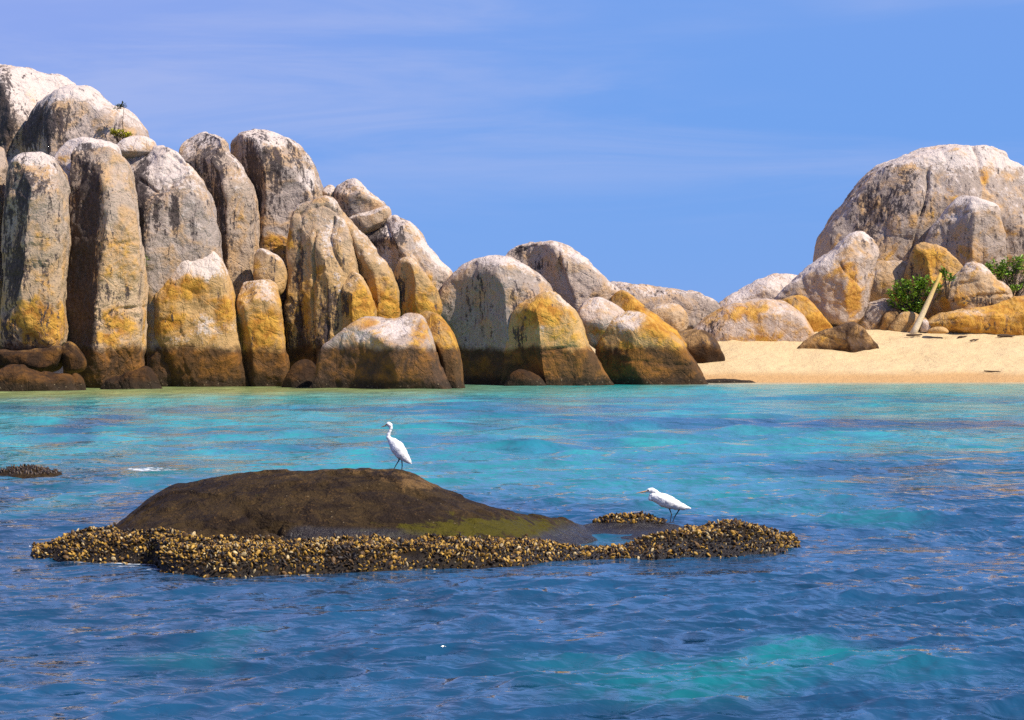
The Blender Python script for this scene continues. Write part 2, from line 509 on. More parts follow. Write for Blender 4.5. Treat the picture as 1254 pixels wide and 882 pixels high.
    blob_at(-40, 560, 240, 585, deep, 0.6)
    blob_at(145, 568, 240, 577, (0.002, 0.13, 0.11), 0.8)
    blob_at(700, 690, 900, 716, turq, 0.22)
    blob_at(760, 826, 1230, 872, bright, 0.42, 0.9)
    blob_at(150, 806, 330, 850, turq, 0.28)
    rock_front = np.interp(px, [-900, -100, 0, 100, 300, 560, 700, 860, 900, 1300, 2600], [150, 138, 137, 142, 149, 152, 155, 162, 165, 167.5, 200])
    sd = rock_front - y
    near = (1 - sst(sd + 2.5 * fbm(warp * 0.3, 2, 3.0), 9, 34)) * (y > 0)
    wl = 1 - sst(px, 420, 760)
    tint = tint + (green - tint) * (near * wl * 0.85)[:, None]
    sh = (1 - sst(sd + 1.2 * fbm(warp * 0.5, 2, 8.0), 0.5, 9)) * sst(px, 760, 880) * (y > 0)
    tint = tint + (sandw - tint) * (sh * 0.9)[:, None]
    mottle = 1 + 0.3 * fbm(warp * 1.1, 3, 6.0)  # random variation of the water tone
    tint = tint * mottle[:, None]
    # --- foam
    foam = np.zeros_like(x)
    def foam_at(x0, y0, x1, y1, s):
        nonlocal foam
        ax, ad = ground_pt(x0, y1); bx, bd = ground_pt(x1, y0)
        q = np.sqrt(((x - (ax + bx) / 2) / (abs(bx - ax) / 2)) ** 2 + ((y - (ad + bd) / 2) / (abs(bd - ad) / 2)) ** 2)
        foam = np.maximum(foam, (1 - sst(q, 0.2, 1.2)) * s)
    foam_at(95, 571, 265, 582, 0.60); foam_at(60, 571, 150, 581, 0.5)
    foam_at(98, 688, 200, 699, 0.55); foam_at(160, 684, 215, 706, 0.5)
    foam_at(200, 702, 560, 712, 0.30)
    nr_ = (np.abs(x + 1.2) < 6.5) & (y > 27) & (y < 37.5)
    hh = reef_height(x[nr_], y[nr_])[0]
    hh = np.where((px[nr_] > 36) & (px[nr_] < 650), hh, -9)
    foam[nr_] = np.maximum(foam[nr_], 0.70 * np.exp(-((hh + 0.03) / 0.07) ** 2) * (0.7 + 0.7 * vnoise(P[nr_] * 1.1, 3.0)))
    swash = np.exp(-((sd - 0.6 - 0.5 * np.sin(x * 0.35)) / 0.7) ** 2) * sst(px, 865, 920)
    foam = np.maximum(foam, swash * 0.42)
    V = np.stack([x2, y2, z], 1)
    nr, nt_ = R.shape
    I = np.arange(nr * nt_).reshape(nr, nt_)
    Q = np.stack([I[:-1, :-1].ravel(), I[1:, :-1].ravel(), I[1:, 1:].ravel(), I[:-1, 1:].ravel()], 1)[:, ::-1]
    o = mesh_object('sea_water', V, Q, M_WATER, attrs={'tint': np.clip(tint, 0, 1), 'foam': foam})
    tag(o, kind='structure')

# ------------------------------------------------------------------ boulders
def catmull(pts, n=5):
    P = np.asarray(pts, float); out = []
    m = len(P)
    for i in range(m):
        p0, p1, p2, p3 = P[i - 1], P[i], P[(i + 1) % m], P[(i + 2) % m]
        for t in np.arange(n) / n:
            out.append(0.5 * ((2 * p1) + (p2 - p0) * t + (2 * p0 - 5 * p1 + 4 * p2 - p3) * t * t + (3 * p1 - p0 - 3 * p2 + p3) * t ** 3))
    return np.array(out)

def soft_dist(poly, gx, gz):
    """Smooth signed distance inside a closed outline (boundary integral of 1/r^3)."""
    A = poly; B = np.roll(poly, -1, 0)
    pts = np.stack(np.meshgrid(gx, gz, indexing='ij'), -1).reshape(-1, 2)
    acc = np.zeros(len(pts)); inside = np.zeros(len(pts), bool)
    for a, b in zip(A, B):
        L = np.linalg.norm(b - a)
        if L < 1e-6: continue
        t = (b - a) / L; nrm = np.array([-t[1], t[0]])
        rel = pts - a
        s = rel @ t; h2 = (rel @ nrm) ** 2 + 1e-4
        acc += ((L - s) / np.sqrt((L - s) ** 2 + h2) + s / np.sqrt(s * s + h2)) / h2
        c = (a[1] > pts[:, 1]) != (b[1] > pts[:, 1])
        if a[1] != b[1]:
            xi = a[0] + (pts[:, 1] - a[1]) * (b[0] - a[0]) / (b[1] - a[1])
            inside ^= c & (pts[:, 0] < xi)
    u = math.sqrt(2) / np.sqrt(np.maximum(acc, 1e-12))
    return np.where(inside, u, -u).reshape(len(gx), len(gz))

def poly_dist(px, py, line):
    d = np.full(px.shape, 1e9)
    for (ax, ay), (bx, by) in zip(line[:-1], line[1:]):
        vx, vy = bx - ax, by - ay
        t = np.clip(((px - ax) * vx + (py - ay) * vy) / (vx * vx + vy * vy + 1e-9), 0, 1)
        d = np.minimum(d, np.hypot(px - ax - t * vx, py - ay - t * vy))
    return d

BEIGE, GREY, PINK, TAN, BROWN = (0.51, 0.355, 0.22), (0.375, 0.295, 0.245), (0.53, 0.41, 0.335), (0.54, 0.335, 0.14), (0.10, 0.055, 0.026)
BOULDER_NO = [0]
LG, MG, RG = 'boulders of the tall outcrop', 'boulders of the low mid outcrop', 'boulders above the beach'

def boulder(label, pts, D, T, base=BEIGE, o=0.0, w=0.0, d=0.0, p=2.0, ridge=None, shelf=None, cracks=(), stains=(), rough=1.0,
            group='boulders of the tall outcrop', name='boulder', cell_px=1.7, wtop=0.42):
    """A boulder from its own outline (photo pixels, at distance D m) with T m of half depth, cut by ridges, rough and cracked."""
    BOULDER_NO[0] += 1
    seed = BOULDER_NO[0] * 7.31
    s = D / F_PX
    poly = catmull(pts)
    poly = np.stack([(poly[:, 0] - 627) * s, CAM_H - (poly[:, 1] - HORIZON) * s], 1)
    cell = cell_px * s
    lo = poly.min(0) - 3 * cell; hi = poly.max(0) + 3 * cell
    gx = np.arange(lo[0], hi[0], cell); gz = np.arange(lo[1], hi[1], cell)
    gy = np.arange(-T - 3 * cell, T + 3 * cell, cell)
    u = soft_dist(poly, gx, gz)
    R = u.max()
    t = np.minimum(u / R, 1.0)
    a = np.where(t > 0, np.abs(1 - t) ** p, (1 - t) ** p)[:, None, :]
    Gy = (np.abs(gy / T) ** p)[None, :, None]
    F = (1 - (a + Gy) ** (1 / p)) * min(R, T)
    X = gx[:, None, None]; Yg = gy[None, :, None]; Zg = gz[None, None, :]
    if ridge:
        for line, c, sl, sr, kk in ridge:
            line = np.array(line, float)
            zr = CAM_H - (line[:, 1] - HORIZON) * s; xr = (line[:, 0] - 627) * s
            oi = np.argsort(zr)
            xz = np.interp(gz, zr[oi], xr[oi])[None, None, :]
            m_ = 0.95 * T * c
            bound = Yg - (-T * c + m_ * np.tanh(2.0 * sl * np.maximum(0, xz - X) / m_) + sr * np.maximum(0, X - xz))
            F = smin(F, bound * 0.8, kk)
    if shelf:
        for py, c, up, dn, kk in shelf:
            zr = CAM_H - (py - HORIZON) * s
            bound = Yg - (-T * c + up * np.maximum(0, Zg - zr) + dn * np.maximum(0, zr - Zg))
            F = smin(F, bound * 0.8 + 0 * X, kk)
    # weathered facets: a few broad, softly rounded planes break the swell of the front
    fr = random.Random(int(seed * 100))
    ce = (lo + hi) / 2; hx, hz = (hi - lo) / 2 - 3 * cell
    for _ in range(7):
        nv = np.array([fr.uniform(-0.9, 0.9), -1.0, fr.uniform(-0.5, 0.9)]); nv /= np.linalg.norm(nv)
        sup = math.sqrt((nv[0] * hx) ** 2 + (nv[1] * T) ** 2 + (nv[2] * hz) ** 2) * fr.uniform(0.87, 1.02)
        F = smin(F, sup - (nv[0] * (X - ce[0]) + nv[1] * Yg + nv[2] * (Zg - ce[1])), 0.05 * min(R, T) + 0.04)
    V, Q = surface_nets(F, (gx[0], gy[0], gz[0]), cell)
    N = vert_normals(V, Q)
    W = V + np.array([0, D, 0])
    sz = min(R * 2.2, 3.0)
    P = W / sz
    fl = W * np.array([0.55, 0.55, 0.12])
    disp = 0.11 * sz * fbm(P * 0.9, 3, seed) + 0.07 * min(sz, 1.6) * fbm(fl * 1.3, 3, seed + 5) * 1.2 + 0.030 * fbm(W * 1.5, 3, seed + 9)
    rid = 1 - np.abs(fbm(W * 0.5, 3, seed + 13))
    disp += 0.10 * min(sz / 2, 1) * (rid - 0.8)
    spall = fbm(W * np.array([0.40, 0.40, 0.26]), 4, seed + 41)       # sheets flaked off along the surface
    disp += (0.075 * sst(spall, 0.02, 0.05) + 0.06 * sst(spall, -0.26, -0.23) + 0.05 * sst(spall, 0.30, 0.33)) * min(1.0, sz / 2.2)
    disp += 0.055 * (1 - 2 * np.abs(fbm(W * 0.95, 4, seed + 21))) + 0.03 * fbm(W * 3.1, 3, seed + 31)
    disp -= disp.mean()
    disp *= rough
    ppx = 627 + V[:, 0] / s; ppy = HORIZON - (V[:, 2] - CAM_H) / s
    front = sst(-N[:, 1], -0.3, 0.1)
    wob = 2.2 * vnoise(W * 0.8, seed + 2); wob2 = 2.2 * vnoise(W * 0.8, seed + 6)
    for line, wd, dp in cracks:
        dd = poly_dist(ppx + wob, ppy + wob2, line)
        disp -= front * 0.62 * dp * np.exp(-(dd / (0.72 * wd)) ** 2) * (0.65 + 0.6 * vnoise(W * 1.2, seed + 3))
    V2 = V + N * disp[:, None]
    st = np.zeros((len(V), 3))
    hgt = V2[:, 2]
    band = sst(hgt, 1.6, 2.6) * (1 - sst(hgt, 4.0, 8.0))
    st[:, 0] = o * (0.45 + 0.55 * band) + 0.17 * band * (group == LG)
    st[:, 1] = w + wtop * sst(N[:, 2], 0.15, 0.75) * sst(hgt, 3.0, 6.0)  # upward faces painted paler: bleaching plus the sun's brightness on the tops
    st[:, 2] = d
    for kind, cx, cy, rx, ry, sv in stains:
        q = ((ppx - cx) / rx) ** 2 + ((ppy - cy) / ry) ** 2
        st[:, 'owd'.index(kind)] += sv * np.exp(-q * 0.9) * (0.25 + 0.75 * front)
    if group == RG: st[:, 0] += 0.10 + 0.12 * sst(-N[:, 2], -0.5, 0.2)
    st = np.clip(st, -0.5, 1.2) 
    bc = np.tile(np.array(base), (len(V), 1)) * (1 + 0.10 * math.sin(seed))
    gz_ = sst(hgt, 5.5, 10.5)[:, None] * (0.6 if group == LG else 0.0)      # bleached grey above the reach of the spray
    bc = bc + (np.array([0.42, 0.34, 0.30]) - bc) * gz_
    zb = max(V2[:, 2].min(), -0.5)
    loc = np.array([V2[:, 0].mean(), D, zb])
    ob = mesh_object(name, V2 + np.array([0, D, 0]), Q, M_ROCK, loc=loc, attrs={'stain': st, 'base': bc})
    return tag(ob, label, 'boulder', group)


# ---- tall outcrop on the left, back to front
boulder('huge pale dome boulder at the top left corner, cut off by the left edge',
        [(-80,250),(-98,180),(-80,120),(-40,92),(0,85),(32,84),(47,89),(67,95),(85,101),(97,112),(112,145),(116,200),(80,265),(0,285)], 164, 6.5,
        PINK, w=0.12, d=0.12, stains=[('d',10,130,16,32,0.7),('d',28,165,20,30,0.7),('d',-10,150,20,50,0.6),('w',50,105,40,14,0.5),('w',50,135,20,20,0.4)],
        ridge=[([(40,80),(28,170),(20,260)],0.8,0.5,0.15,0.8)], cracks=[([(28,168),(30,200)],3,0.5)])
boulder('rounded pale shoulder boulder carrying the small plants, right half of the top dome',
        [(27,195),(30,170),(38,148),(48,130),(62,117),(80,107),(93,105),(110,107),(125,116),(139,128),(154,132),(165,141),(174,152),(181,168),(184,205),(170,240),(100,252),(50,235)], 160, 5.5,
        PINK, w=0.22, d=0.12, stains=[('d',62,160,24,26,0.75),('d',40,165,14,22,0.6),('w',85,120,30,12,0.6),('d',105,150,30,14,0.2),('o',140,165,20,8,0.25)],
        ridge=[([(88,104),(75,160),(80,220)],0.75,0.55,0.12,0.7)])
boulder('narrow boulder sliver cut by the left edge beside the first pillar',
        [(-55,215),(-48,190),(-25,177),(-2,180),(6,190),(9,206),(5,225),(7,300),(8,370),(4,440),(-50,450),(-58,330)], 147, 2.4, BEIGE, d=0.15, o=0.2)
boulder('light flat topped slab showing just above the dark second pillar',
        [(65,198),(72,184),(84,172),(100,168),(130,173),(146,186),(150,250),(75,260),(68,225)], 150.5, 2.2, PINK, w=0.5, o=0.15, rough=0.7, stains=[('o',76,200,8,14,0.4)])
boulder('tall grey purple streaked pillar, first full one from the left edge',
        [(4,300),(9,222),(12,203),(19,192),(32,187),(56,188),(67,199),(78,220),(82,252),(83,300),(80,340),(80,385),(81,412),(75,426),(50,432),(17,428),(2,412),(4,380),(4,345)], 144.5, 2.7,
        BEIGE, d=0.18, w=0.05, o=0.0, p=2.6, shelf=[(197,0.95,2.2,0.0,0.25)], ridge=[([(52,186),(40,280),(34,350),(26,430)],0.78,0.62,0.20,0.5)],
        stains=[('w',38,192,26,8,0.6),('d',28,235,20,36,0.45),('d',24,330,13,40,0.75),('d',58,235,6,14,0.5),('o',52,400,34,26,0.85),('o',65,330,18,50,0.3),('d',16,400,8,14,0.3),('o',60,270,20,40,0.12)],  # dark patches on the left are lichen plus painted shade
        cracks=[([(10,385),(30,372),(36,350)],3,0.25)])
boulder('brown overhanging block directly under the first pillar',
        [(-18,440),(-10,428),(20,429),(60,427),(76,424),(79,438),(71,452),(55,457),(25,450),(-10,455)], 142.5, 2.1, BROWN, o=0.15, d=0.1)
boulder('tall pillar with left face blackened by stain and painted shade and pale tan right edge',
        [(82,202),(86,184),(97,174),(115,174),(130,177),(142,184),(153,193),(161,207),(164,232),(168,260),(170,290),(172,340),(174,400),(172,450),(176,495),(100,495),(82,485),(80,400),(80,330),(82,250)], 147, 2.7,
        BEIGE, d=0.0, p=2.8, shelf=[(186,0.97,2.6,0.0,0.22)], ridge=[([(143,180),(137,290),(132,345),(124,385),(122,450)],0.82,0.50,0.55,0.25)],
        stains=[('d',108,250,26,80,0.85),('d',103,350,24,70,0.95),('d',105,430,18,50,0.9),('w',105,176,24,6,0.6),('o',152,330,16,50,0.35),('o',148,400,22,30,0.6),('d',150,362,18,12,0.35),('w',152,415,14,12,0.35),('d',150,385,14,8,0.3)],  # left face: black lichen stain, darkened further to paint its shade
        cracks=[([(130,392),(150,378),(172,376)],3,0.35),([(140,440),(132,420),(140,405)],2.5,0.2),([(148,302),(166,296)],3,0.2)])
boulder('thin flat slab lying on top between the second pillar and the small plants',
        [(142,184),(149,174),(163,168),(180,168),(191,176),(189,192),(150,195)], 154.5, 1.8, PINK, w=0.35, rough=0.6)
boulder('broad grey pillar with a cracked white cap, behind the front golden boulder',
        [(148,190),(158,178),(172,176),(187,177),(207,180),(220,187),(231,198),(247,217),(257,235),(264,255),(268,287),(270,320),(273,400),(271,470),(192,480),(184,440),(182,390),(176,340),(171,290),(166,245),(158,208)], 153, 3.0,
        GREY, d=0.12, w=0.15, p=2.5, shelf=[(226,0.92,0.8,0.02,0.3)], ridge=[([(186,175),(184,260),(186,400)],0.85,0.6,0.14,0.5)],
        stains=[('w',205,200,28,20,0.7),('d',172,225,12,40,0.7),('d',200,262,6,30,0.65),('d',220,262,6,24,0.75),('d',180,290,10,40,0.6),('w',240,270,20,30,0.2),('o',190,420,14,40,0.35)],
        cracks=[([(176,222),(190,232),(200,235),(212,224),(228,218)],2.6,0.45),([(216,190),(231,200)],2.5,0.4)])
boulder('slender leaning pillar between the broad grey pillar and the tall egg shaped boulder',
        [(217,179),(222,168),(234,162),(247,160),(262,163),(274,170),(280,185),(291,197),(302,215),(311,240),(314,262),(315,300),(314,350),(313,410),(275,415),(262,340),(255,265),(240,218),(222,197)], 157.5, 2.8,
        BEIGE, d=0.22, w=0.1, p=2.4, ridge=[([(262,160),(276,215),(284,250),(282,290),(285,400)],0.78,0.6,0.2,0.4)],
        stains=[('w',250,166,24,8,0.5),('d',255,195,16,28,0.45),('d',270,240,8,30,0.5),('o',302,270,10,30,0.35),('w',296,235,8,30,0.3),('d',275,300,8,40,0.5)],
        cracks=[([(270,212),(281,250),(281,288)],2.6,0.45)])
boulder('tall egg shaped speckled boulder with a dark left side, high on the outcrop',
        [(279,189),(280,177),(290,166),(307,160),(325,161),(342,169),(360,177),(375,190),(385,202),(391,222),(396,242),(398,290),(392,345),(318,345),(313,262),(305,227),(295,208),(285,197)], 161.5, 3.4,
        GREY, d=0.30, w=0.1, p=2.4, shelf=[(186,0.92,1.6,0.03,0.3)], ridge=[([(322,160),(330,225),(330,320)],0.82,0.62,0.16,0.45)],
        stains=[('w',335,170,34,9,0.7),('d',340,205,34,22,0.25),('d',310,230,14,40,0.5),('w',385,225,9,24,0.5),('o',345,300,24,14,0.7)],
        cracks=[([(376,195),(379,222),(392,240)],2.2,0.3),([(282,182),(296,170)],2.5,0.4)])
boulder('tiny pale knob peeking between the egg shaped boulder and the cap stone',
        [(393,240),(397,231),(405,227),(412,234),(414,252),(396,256)], 162, 1.0, TAN, w=0.2, o=0.2)
boulder('cap stone with a horizontal crack, perched on the right hand ridge',
        [(410,243),(413,229),(422,222),(433,219),(443,223),(452,235),(466,242),(474,252),(470,260),(450,266),(430,268),(415,258)], 161.5, 1.9,
        GREY, d=0.12, w=0.15, stains=[('d',425,245,14,18,0.3),('w',440,225,14,6,0.5)], cracks=[([(428,240),(445,232)],2,0.2),([(452,236),(440,256)],2,0.15)])
boulder('thin tan slab wedged under the cracked cap stone',
        [(424,270),(436,262),(455,258),(473,252),(479,263),(470,278),(445,290),(428,284)], 161, 1.7, TAN, w=0.25, d=0.1, rough=0.7)
boulder('long white sloping boulder with dark hollows at the right end of the tall outcrop',
        [(442,280),(450,270),(462,265),(478,263),(494,269),(508,279),(519,297),(534,315),(547,327),(555,338),(558,368),(535,392),(500,395),(480,350),(464,325),(452,305),(445,292)], 160.5, 2.6,
        PINK, w=0.3, o=0.1, ridge=[([(470,260),(488,300),(520,345),(540,390)],0.78,0.5,0.25,0.4)],
        stains=[('d',460,290,13,20,0.75),('d',489,292,12,18,0.7),('w',475,315,6,18,0.4),('o',530,345,20,16,0.3)],
        cracks=[([(476,275),(480,295),(488,310)],3,0.25),([(508,312),(520,334)],2.4,0.3)])
boulder('golden hump leaning against the foot of the long white sloping boulder',
        [(477,350),(484,332),(490,322),(498,317),(511,323),(524,338),(537,362),(534,392),(486,394),(480,372)], 156.5, 1.6,
        TAN, o=0.5, d=0.05, ridge=[([(503,315),(510,350),(508,392)],0.75,0.7,0.2,0.3)], stains=[('d',488,360,10,22,0.5)])
boulder('golden diagonal rib running down to the right from the weathered crag',
        [(398,275),(407,259),(418,255),(428,264),(445,287),(453,304),(470,320),(482,337),(489,352),(491,388),(482,420),(445,420),(425,370),(412,330),(400,300)], 156.6, 2.2,
        TAN, o=0.34, rough=1.2, ridge=[([(420,255),(440,300),(462,340),(470,400)],0.8,0.6,0.2,0.3)], stains=[('d',436,326,10,8,0.55),('d',457,368,8,22,0.55),('w',440,300,12,20,0.35),('o',478,370,12,30,0.3)],
        cracks=[([(424,268),(440,290),(446,310)],2,0.25),([(420,310),(434,330),(450,345),(460,372)],2.2,0.4)])
boulder('weathered golden crag with deep vertical grooves in the middle of the tall outcrop',
        [(351,340),(351,295),(355,262),(366,248),(384,244),(397,240),(411,246),(421,262),(432,285),(440,320),(448,352),(456,390),(454,430),(450,495),(356,495),(353,410)], 155.5, 2.6,
        TAN, o=0.22, d=0.08, w=0.12, rough=1.0, p=2.4, ridge=[([(400,240),(398,300),(404,340),(410,470)],0.85,0.35,0.30,0.3)],
        stains=[('d',366,310,12,60,0.40),('d',365,410,18,60,0.55),('d',412,375,12,26,0.55),('o',351,292,7,12,1.0),('d',400,440,30,30,0.5),('w',405,300,10,30,0.35),('o',376,365,8,30,0.4),('o',392,330,8,12,0.5),('w',420,350,8,20,0.3)],
        cracks=[([(388,285),(384,317),(387,350),(388,440)],2.2,0.65),([(410,266),(406,290),(414,312),(424,332)],2.4,0.45),([(369,262),(366,330),(369,400)],2.0,0.25),([(366,262),(384,256),(398,252),(414,258)],1.8,0.2),([(402,345),(404,400),(402,450)],2.2,0.3)])
boulder('rounded golden bulge on the right flank of the weathered crag, above the wide low block',
        [(414,390),(418,355),(424,339),(433,333),(443,339),(451,353),(459,382),(460,415),(445,440),(422,430)], 153.8, 1.5,
        TAN, o=0.45, ridge=[([(430,332),(432,370),(434,430)],0.8,0.7,0.3,0.25)], stains=[('d',422,372,9,24,0.6),('o',445,370,12,24,0.4)])
boulder('dark filler boulder added behind the gap between the square golden block and the weathered crag',
        [(318,495),(314,420),(322,360),(345,335),(372,345),(384,400),(388,495)], 159.5, 1.6, BROWN, d=0.6)  # added backing; its dark colour stands in for the gap's shade
boulder('dark filler boulder added in the cleft left of the broad grey pillar, behind the ferns',
        [(150,495),(148,400),(150,300),(158,215),(175,205),(190,240),(202,320),(206,420),(208,495)], 153.5, 1.4, BROWN, d=0.6)  # added backing, coloured dark to paint the shadow inside the cleft
boulder('small tan wedge stone resting on top of the square block',
        [(311,314),(318,304),(330,307),(342,314),(350,328),(351,345),(343,361),(330,359),(314,347),(311,331)], 154.5, 1.0, TAN, o=0.3, w=0.2, rough=0.6, stains=[('o',315,330,6,14,0.5)])
boulder('square sided golden block standing upright right of the front golden boulder',
        [(290,368),(294,352),(303,345),(322,344),(334,346),(341,357),(344,380),(348,417),(354,455),(356,495),(302,495),(296,430),(290,397)], 152, 1.6,
        TAN, o=0.28, w=0.1, p=2.8, rough=0.9, ridge=[([(301,345),(303,380),(311,430),(316,490)],0.82,0.8,0.15,0.2)], stains=[('d',295,400,6,30,0.3),('w',328,370,10,16,0.4),('o',325,395,18,22,0.5)],
        cracks=[([(308,382),(322,384),(324,372)],1.8,0.15),([(300,405),(345,412)],2,0.15)])
boulder('large golden front boulder with a pale pointed top, standing in the shallows',
        [(187,402),(188,362),(193,343),(206,325),(218,319),(238,314),(252,307),(264,310),(275,326),(283,346),(289,372),(293,410),(298,450),(304,495),(190,495),(187,440)], 152, 2.5,
        TAN, o=0.08, w=0.12, p=2.2, rough=0.8, ridge=[([(205,320),(196,380),(196,440),(200,490)],0.82,0.9,0.10,0.3)],
        stains=[('w',245,330,40,18,0.45),('o',225,352,32,14,0.75),('o',215,400,34,18,0.6),('w',265,400,26,14,0.6),('d',210,388,14,8,0.35),('w',220,416,20,8,0.4),('o',280,385,16,30,0.4),('o',270,455,30,14,0.5),('w',257,335,4,30,0.4)],
        cracks=[([(195,345),(225,352),(245,362),(262,358)],2.0,0.12),([(206,420),(232,404),(250,395)],2.2,0.15)])
boulder('low dark brown rock at the waterline in the far left corner',
        [(-35,495),(-28,462),(0,453),(25,449),(45,455),(70,459),(85,462),(91,474),(93,495)], 138.8, 1.5, BROWN, d=0.2, cell_px=1.6)
boulder('small dark stone squeezed between the low corner rock and the second pillar',
        [(85,495),(87,464),(93,457),(101,463),(105,475),(106,495)], 139.8, 0.7, BROWN, d=0.25, cell_px=1.2, rough=0.6)
boulder('egg sized brown stone jammed in the cleft between the first two pillars',
        [(76,440),(77,424),(85,418),(96,426),(105,441),(103,453),(90,457),(80,454)], 142.0, 0.9, BROWN, o=0.3, cell_px=1.2, rough=0.6)
boulder('low brown stone at the foot of the dark second pillar',
        [(123,495),(129,467),(145,461),(165,453),(180,448),(188,456),(194,472),(196,495)], 144, 1.2, BROWN, o=0.05, cell_px=1.5)
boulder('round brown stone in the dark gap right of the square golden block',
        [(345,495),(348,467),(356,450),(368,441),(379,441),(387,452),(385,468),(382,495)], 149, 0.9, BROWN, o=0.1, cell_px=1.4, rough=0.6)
boulder('wide low block with a pale sloping top and dark wet face at the water',
        [(383,495),(386,462),(390,440),(396,424),(408,413),(425,401),(442,388),(460,384),(482,386),(503,383),(520,390),(530,410),(536,432),(542,460),(546,495)], 145, 2.7,
        PINK, w=0.1, o=0.12, p=2.4, rough=0.7, shelf=[(424,0.86,1.3,0.02,0.3)], ridge=[([(484,384),(486,430),(490,490)],0.9,0.45,0.12,0.25)],
        stains=[('w',480,402,30,14,0.7),('w',430,412,24,12,0.5),('o',452,396,14,10,0.45),('o',515,410,12,14,0.5)],
        cracks=[([(440,425),(444,408),(470,394),(490,386)],2.0,0.15),([(522,392),(532,412),(540,450)],2.4,0.3)])
boulder('tilted golden slab leaning on the right end of the wide low block',
        [(510,390),(520,381),(534,384),(547,394),(557,411),(563,432),(567,460),(570,495),(542,495),(537,440),(526,415)], 146.8, 2.0,
        TAN, o=0.6, rough=0.6, cracks=[([(540,398),(542,406)],2,0.2)])

# ---- low outcrop in the middle
boulder('far grey rock ridge low on the skyline, left of the gap of open sky',
        [(738,362),(747,349),(775,346),(801,348),(822,350),(845,356),(862,364),(880,373),(887,400),(800,420),(748,405)], 186, 2.8, GREY, d=0.2, w=0.05, rough=1.2, group=MG)
boulder('round tan knob in front of the far grey ridge',
        [(792,384),(805,374),(820,372),(836,378),(844,392),(838,408),(810,406)], 182, 1.3, BEIGE, d=0.05, o=0.1, group=MG, cell_px=1.6)
boulder('dark flat rock on the sand at the left end of the beach',
        [(820,412),(834,404),(860,405),(872,413),(881,425),(883,446),(830,448)], 173.5, 1.3, BROWN, d=0.2, group=MG, cell_px=1.6, rough=0.7)
boulder('pale boulder with a long dark crease, highest of the low middle outcrop',
        [(617,320),(622,308),(632,300),(645,296),(664,296),(684,300),(704,309),(718,319),(732,332),(744,346),(758,361),(768,402),(700,425),(660,385),(638,345)], 165, 2.8,
        PINK, w=0.08, d=0.05, o=0.08, group=MG, ridge=[([(682,298),(690,325),(702,370),(706,410)],0.75,0.65,0.2,0.3)],
        stains=[('d',668,325,20,16,0.4),('o',755,385,14,14,0.4),('w',700,320,20,10,0.3),('d',635,305,12,8,0.4)],
        cracks=[([(683,303),(684,325),(692,345),(702,370)],2.6,0.4),([(622,312),(640,308),(652,300)],2.2,0.3),([(655,298),(650,318)],2,0.2)])
boulder('narrow orange slab running down behind the pale topped end boulder',
        [(748,370),(755,359),(766,357),(780,368),(795,381),(815,394),(832,408),(838,428),(780,425),(760,398)], 163, 1.4, TAN, o=0.8, group=MG, rough=0.7)
boulder('great round grey boulder with a shaded left side, largest of the middle outcrop',
        [(531,384),(537,363),(551,340),(566,326),(583,319),(600,316),(616,316),(641,323),(661,335),(674,349),(681,372),(690,430),(690,495),(568,495),(564,450),(556,412),(545,398)], 158.8, 3.4,
        GREY, d=0.14, w=0.05, group=MG, rough=0.75, ridge=[([(612,314),(618,360),(622,420),(626,490)],0.85,0.55,0.15,0.4)],
        stains=[('w',600,322,40,6,0.3),('o',650,350,24,16,0.15),('d',580,380,34,34,0.2)])
boulder('small tan boulder squeezed between the orange capped and the pale topped boulders',
        [(705,388),(711,374),(722,366),(735,364),(750,370),(765,384),(767,412),(745,428),(726,426),(713,410)], 160.5, 1.6, PINK, o=0.15, group=MG, rough=0.6, stains=[('o',735,405,20,12,0.5),('w',730,375,20,8,0.3)])
boulder('orange capped boulder in front of the great round grey one',
        [(623,408),(626,391),(633,379),(644,368),(663,356),(676,354),(687,362),(698,373),(707,385),(713,403),(719,421),(731,435),(742,455),(752,495),(618,495),(618,450)], 156.2, 2.4,
        TAN, o=0.2, group=MG, ridge=[([(650,362),(660,400),(662,440),(670,490)],0.82,0.75,0.14,0.3)],
        stains=[('o',665,385,26,16,0.95),('w',665,402,12,10,0.6),('w',690,372,10,10,0.4),('d',638,415,12,24,0.4),('o',695,410,16,20,0.3)],
        cracks=[([(662,430),(700,424),(720,428)],2,0.2),([(672,360),(690,372),(704,388)],2.0,0.2)], rough=0.8)
boulder('low brown stone in the shallows at the foot of the orange capped boulder',
        [(612,495),(620,464),(634,452),(655,457),(667,469),(674,495)], 154.2, 0.9, BROWN, o=0.05, group=MG, cell_px=1.5, rough=0.7)
boulder('pale topped wedge boulder sloping down into the sea, beside the beach',
        [(730,434),(734,411),(742,397),(755,385),(772,379),(788,383),(807,395),(825,408),(835,420),(848,441),(860,460),(874,495),(742,495),(738,455)], 160, 2.7,
        TAN, o=0.3, group=MG, rough=0.7, shelf=[(412,0.88,1.0,0.05,0.3)], ridge=[([(752,385),(752,420),(754,490)],0.85,0.9,0.15,0.25)],
        stains=[('w',770,396,26,12,0.8),('o',805,402,20,14,0.6),('o',770,425,30,8,0.4)],
        cracks=[([(755,440),(800,444),(845,448)],2,0.15)])
boulder('flat black ledge awash at the water edge of the beach',
        [(850,476),(858,467),(880,464),(905,465),(922,467),(928,476)], 165.8, 0.8, (0.06, 0.045, 0.03), d=0.5, group=MG, cell_px=1.0, rough=0.5)

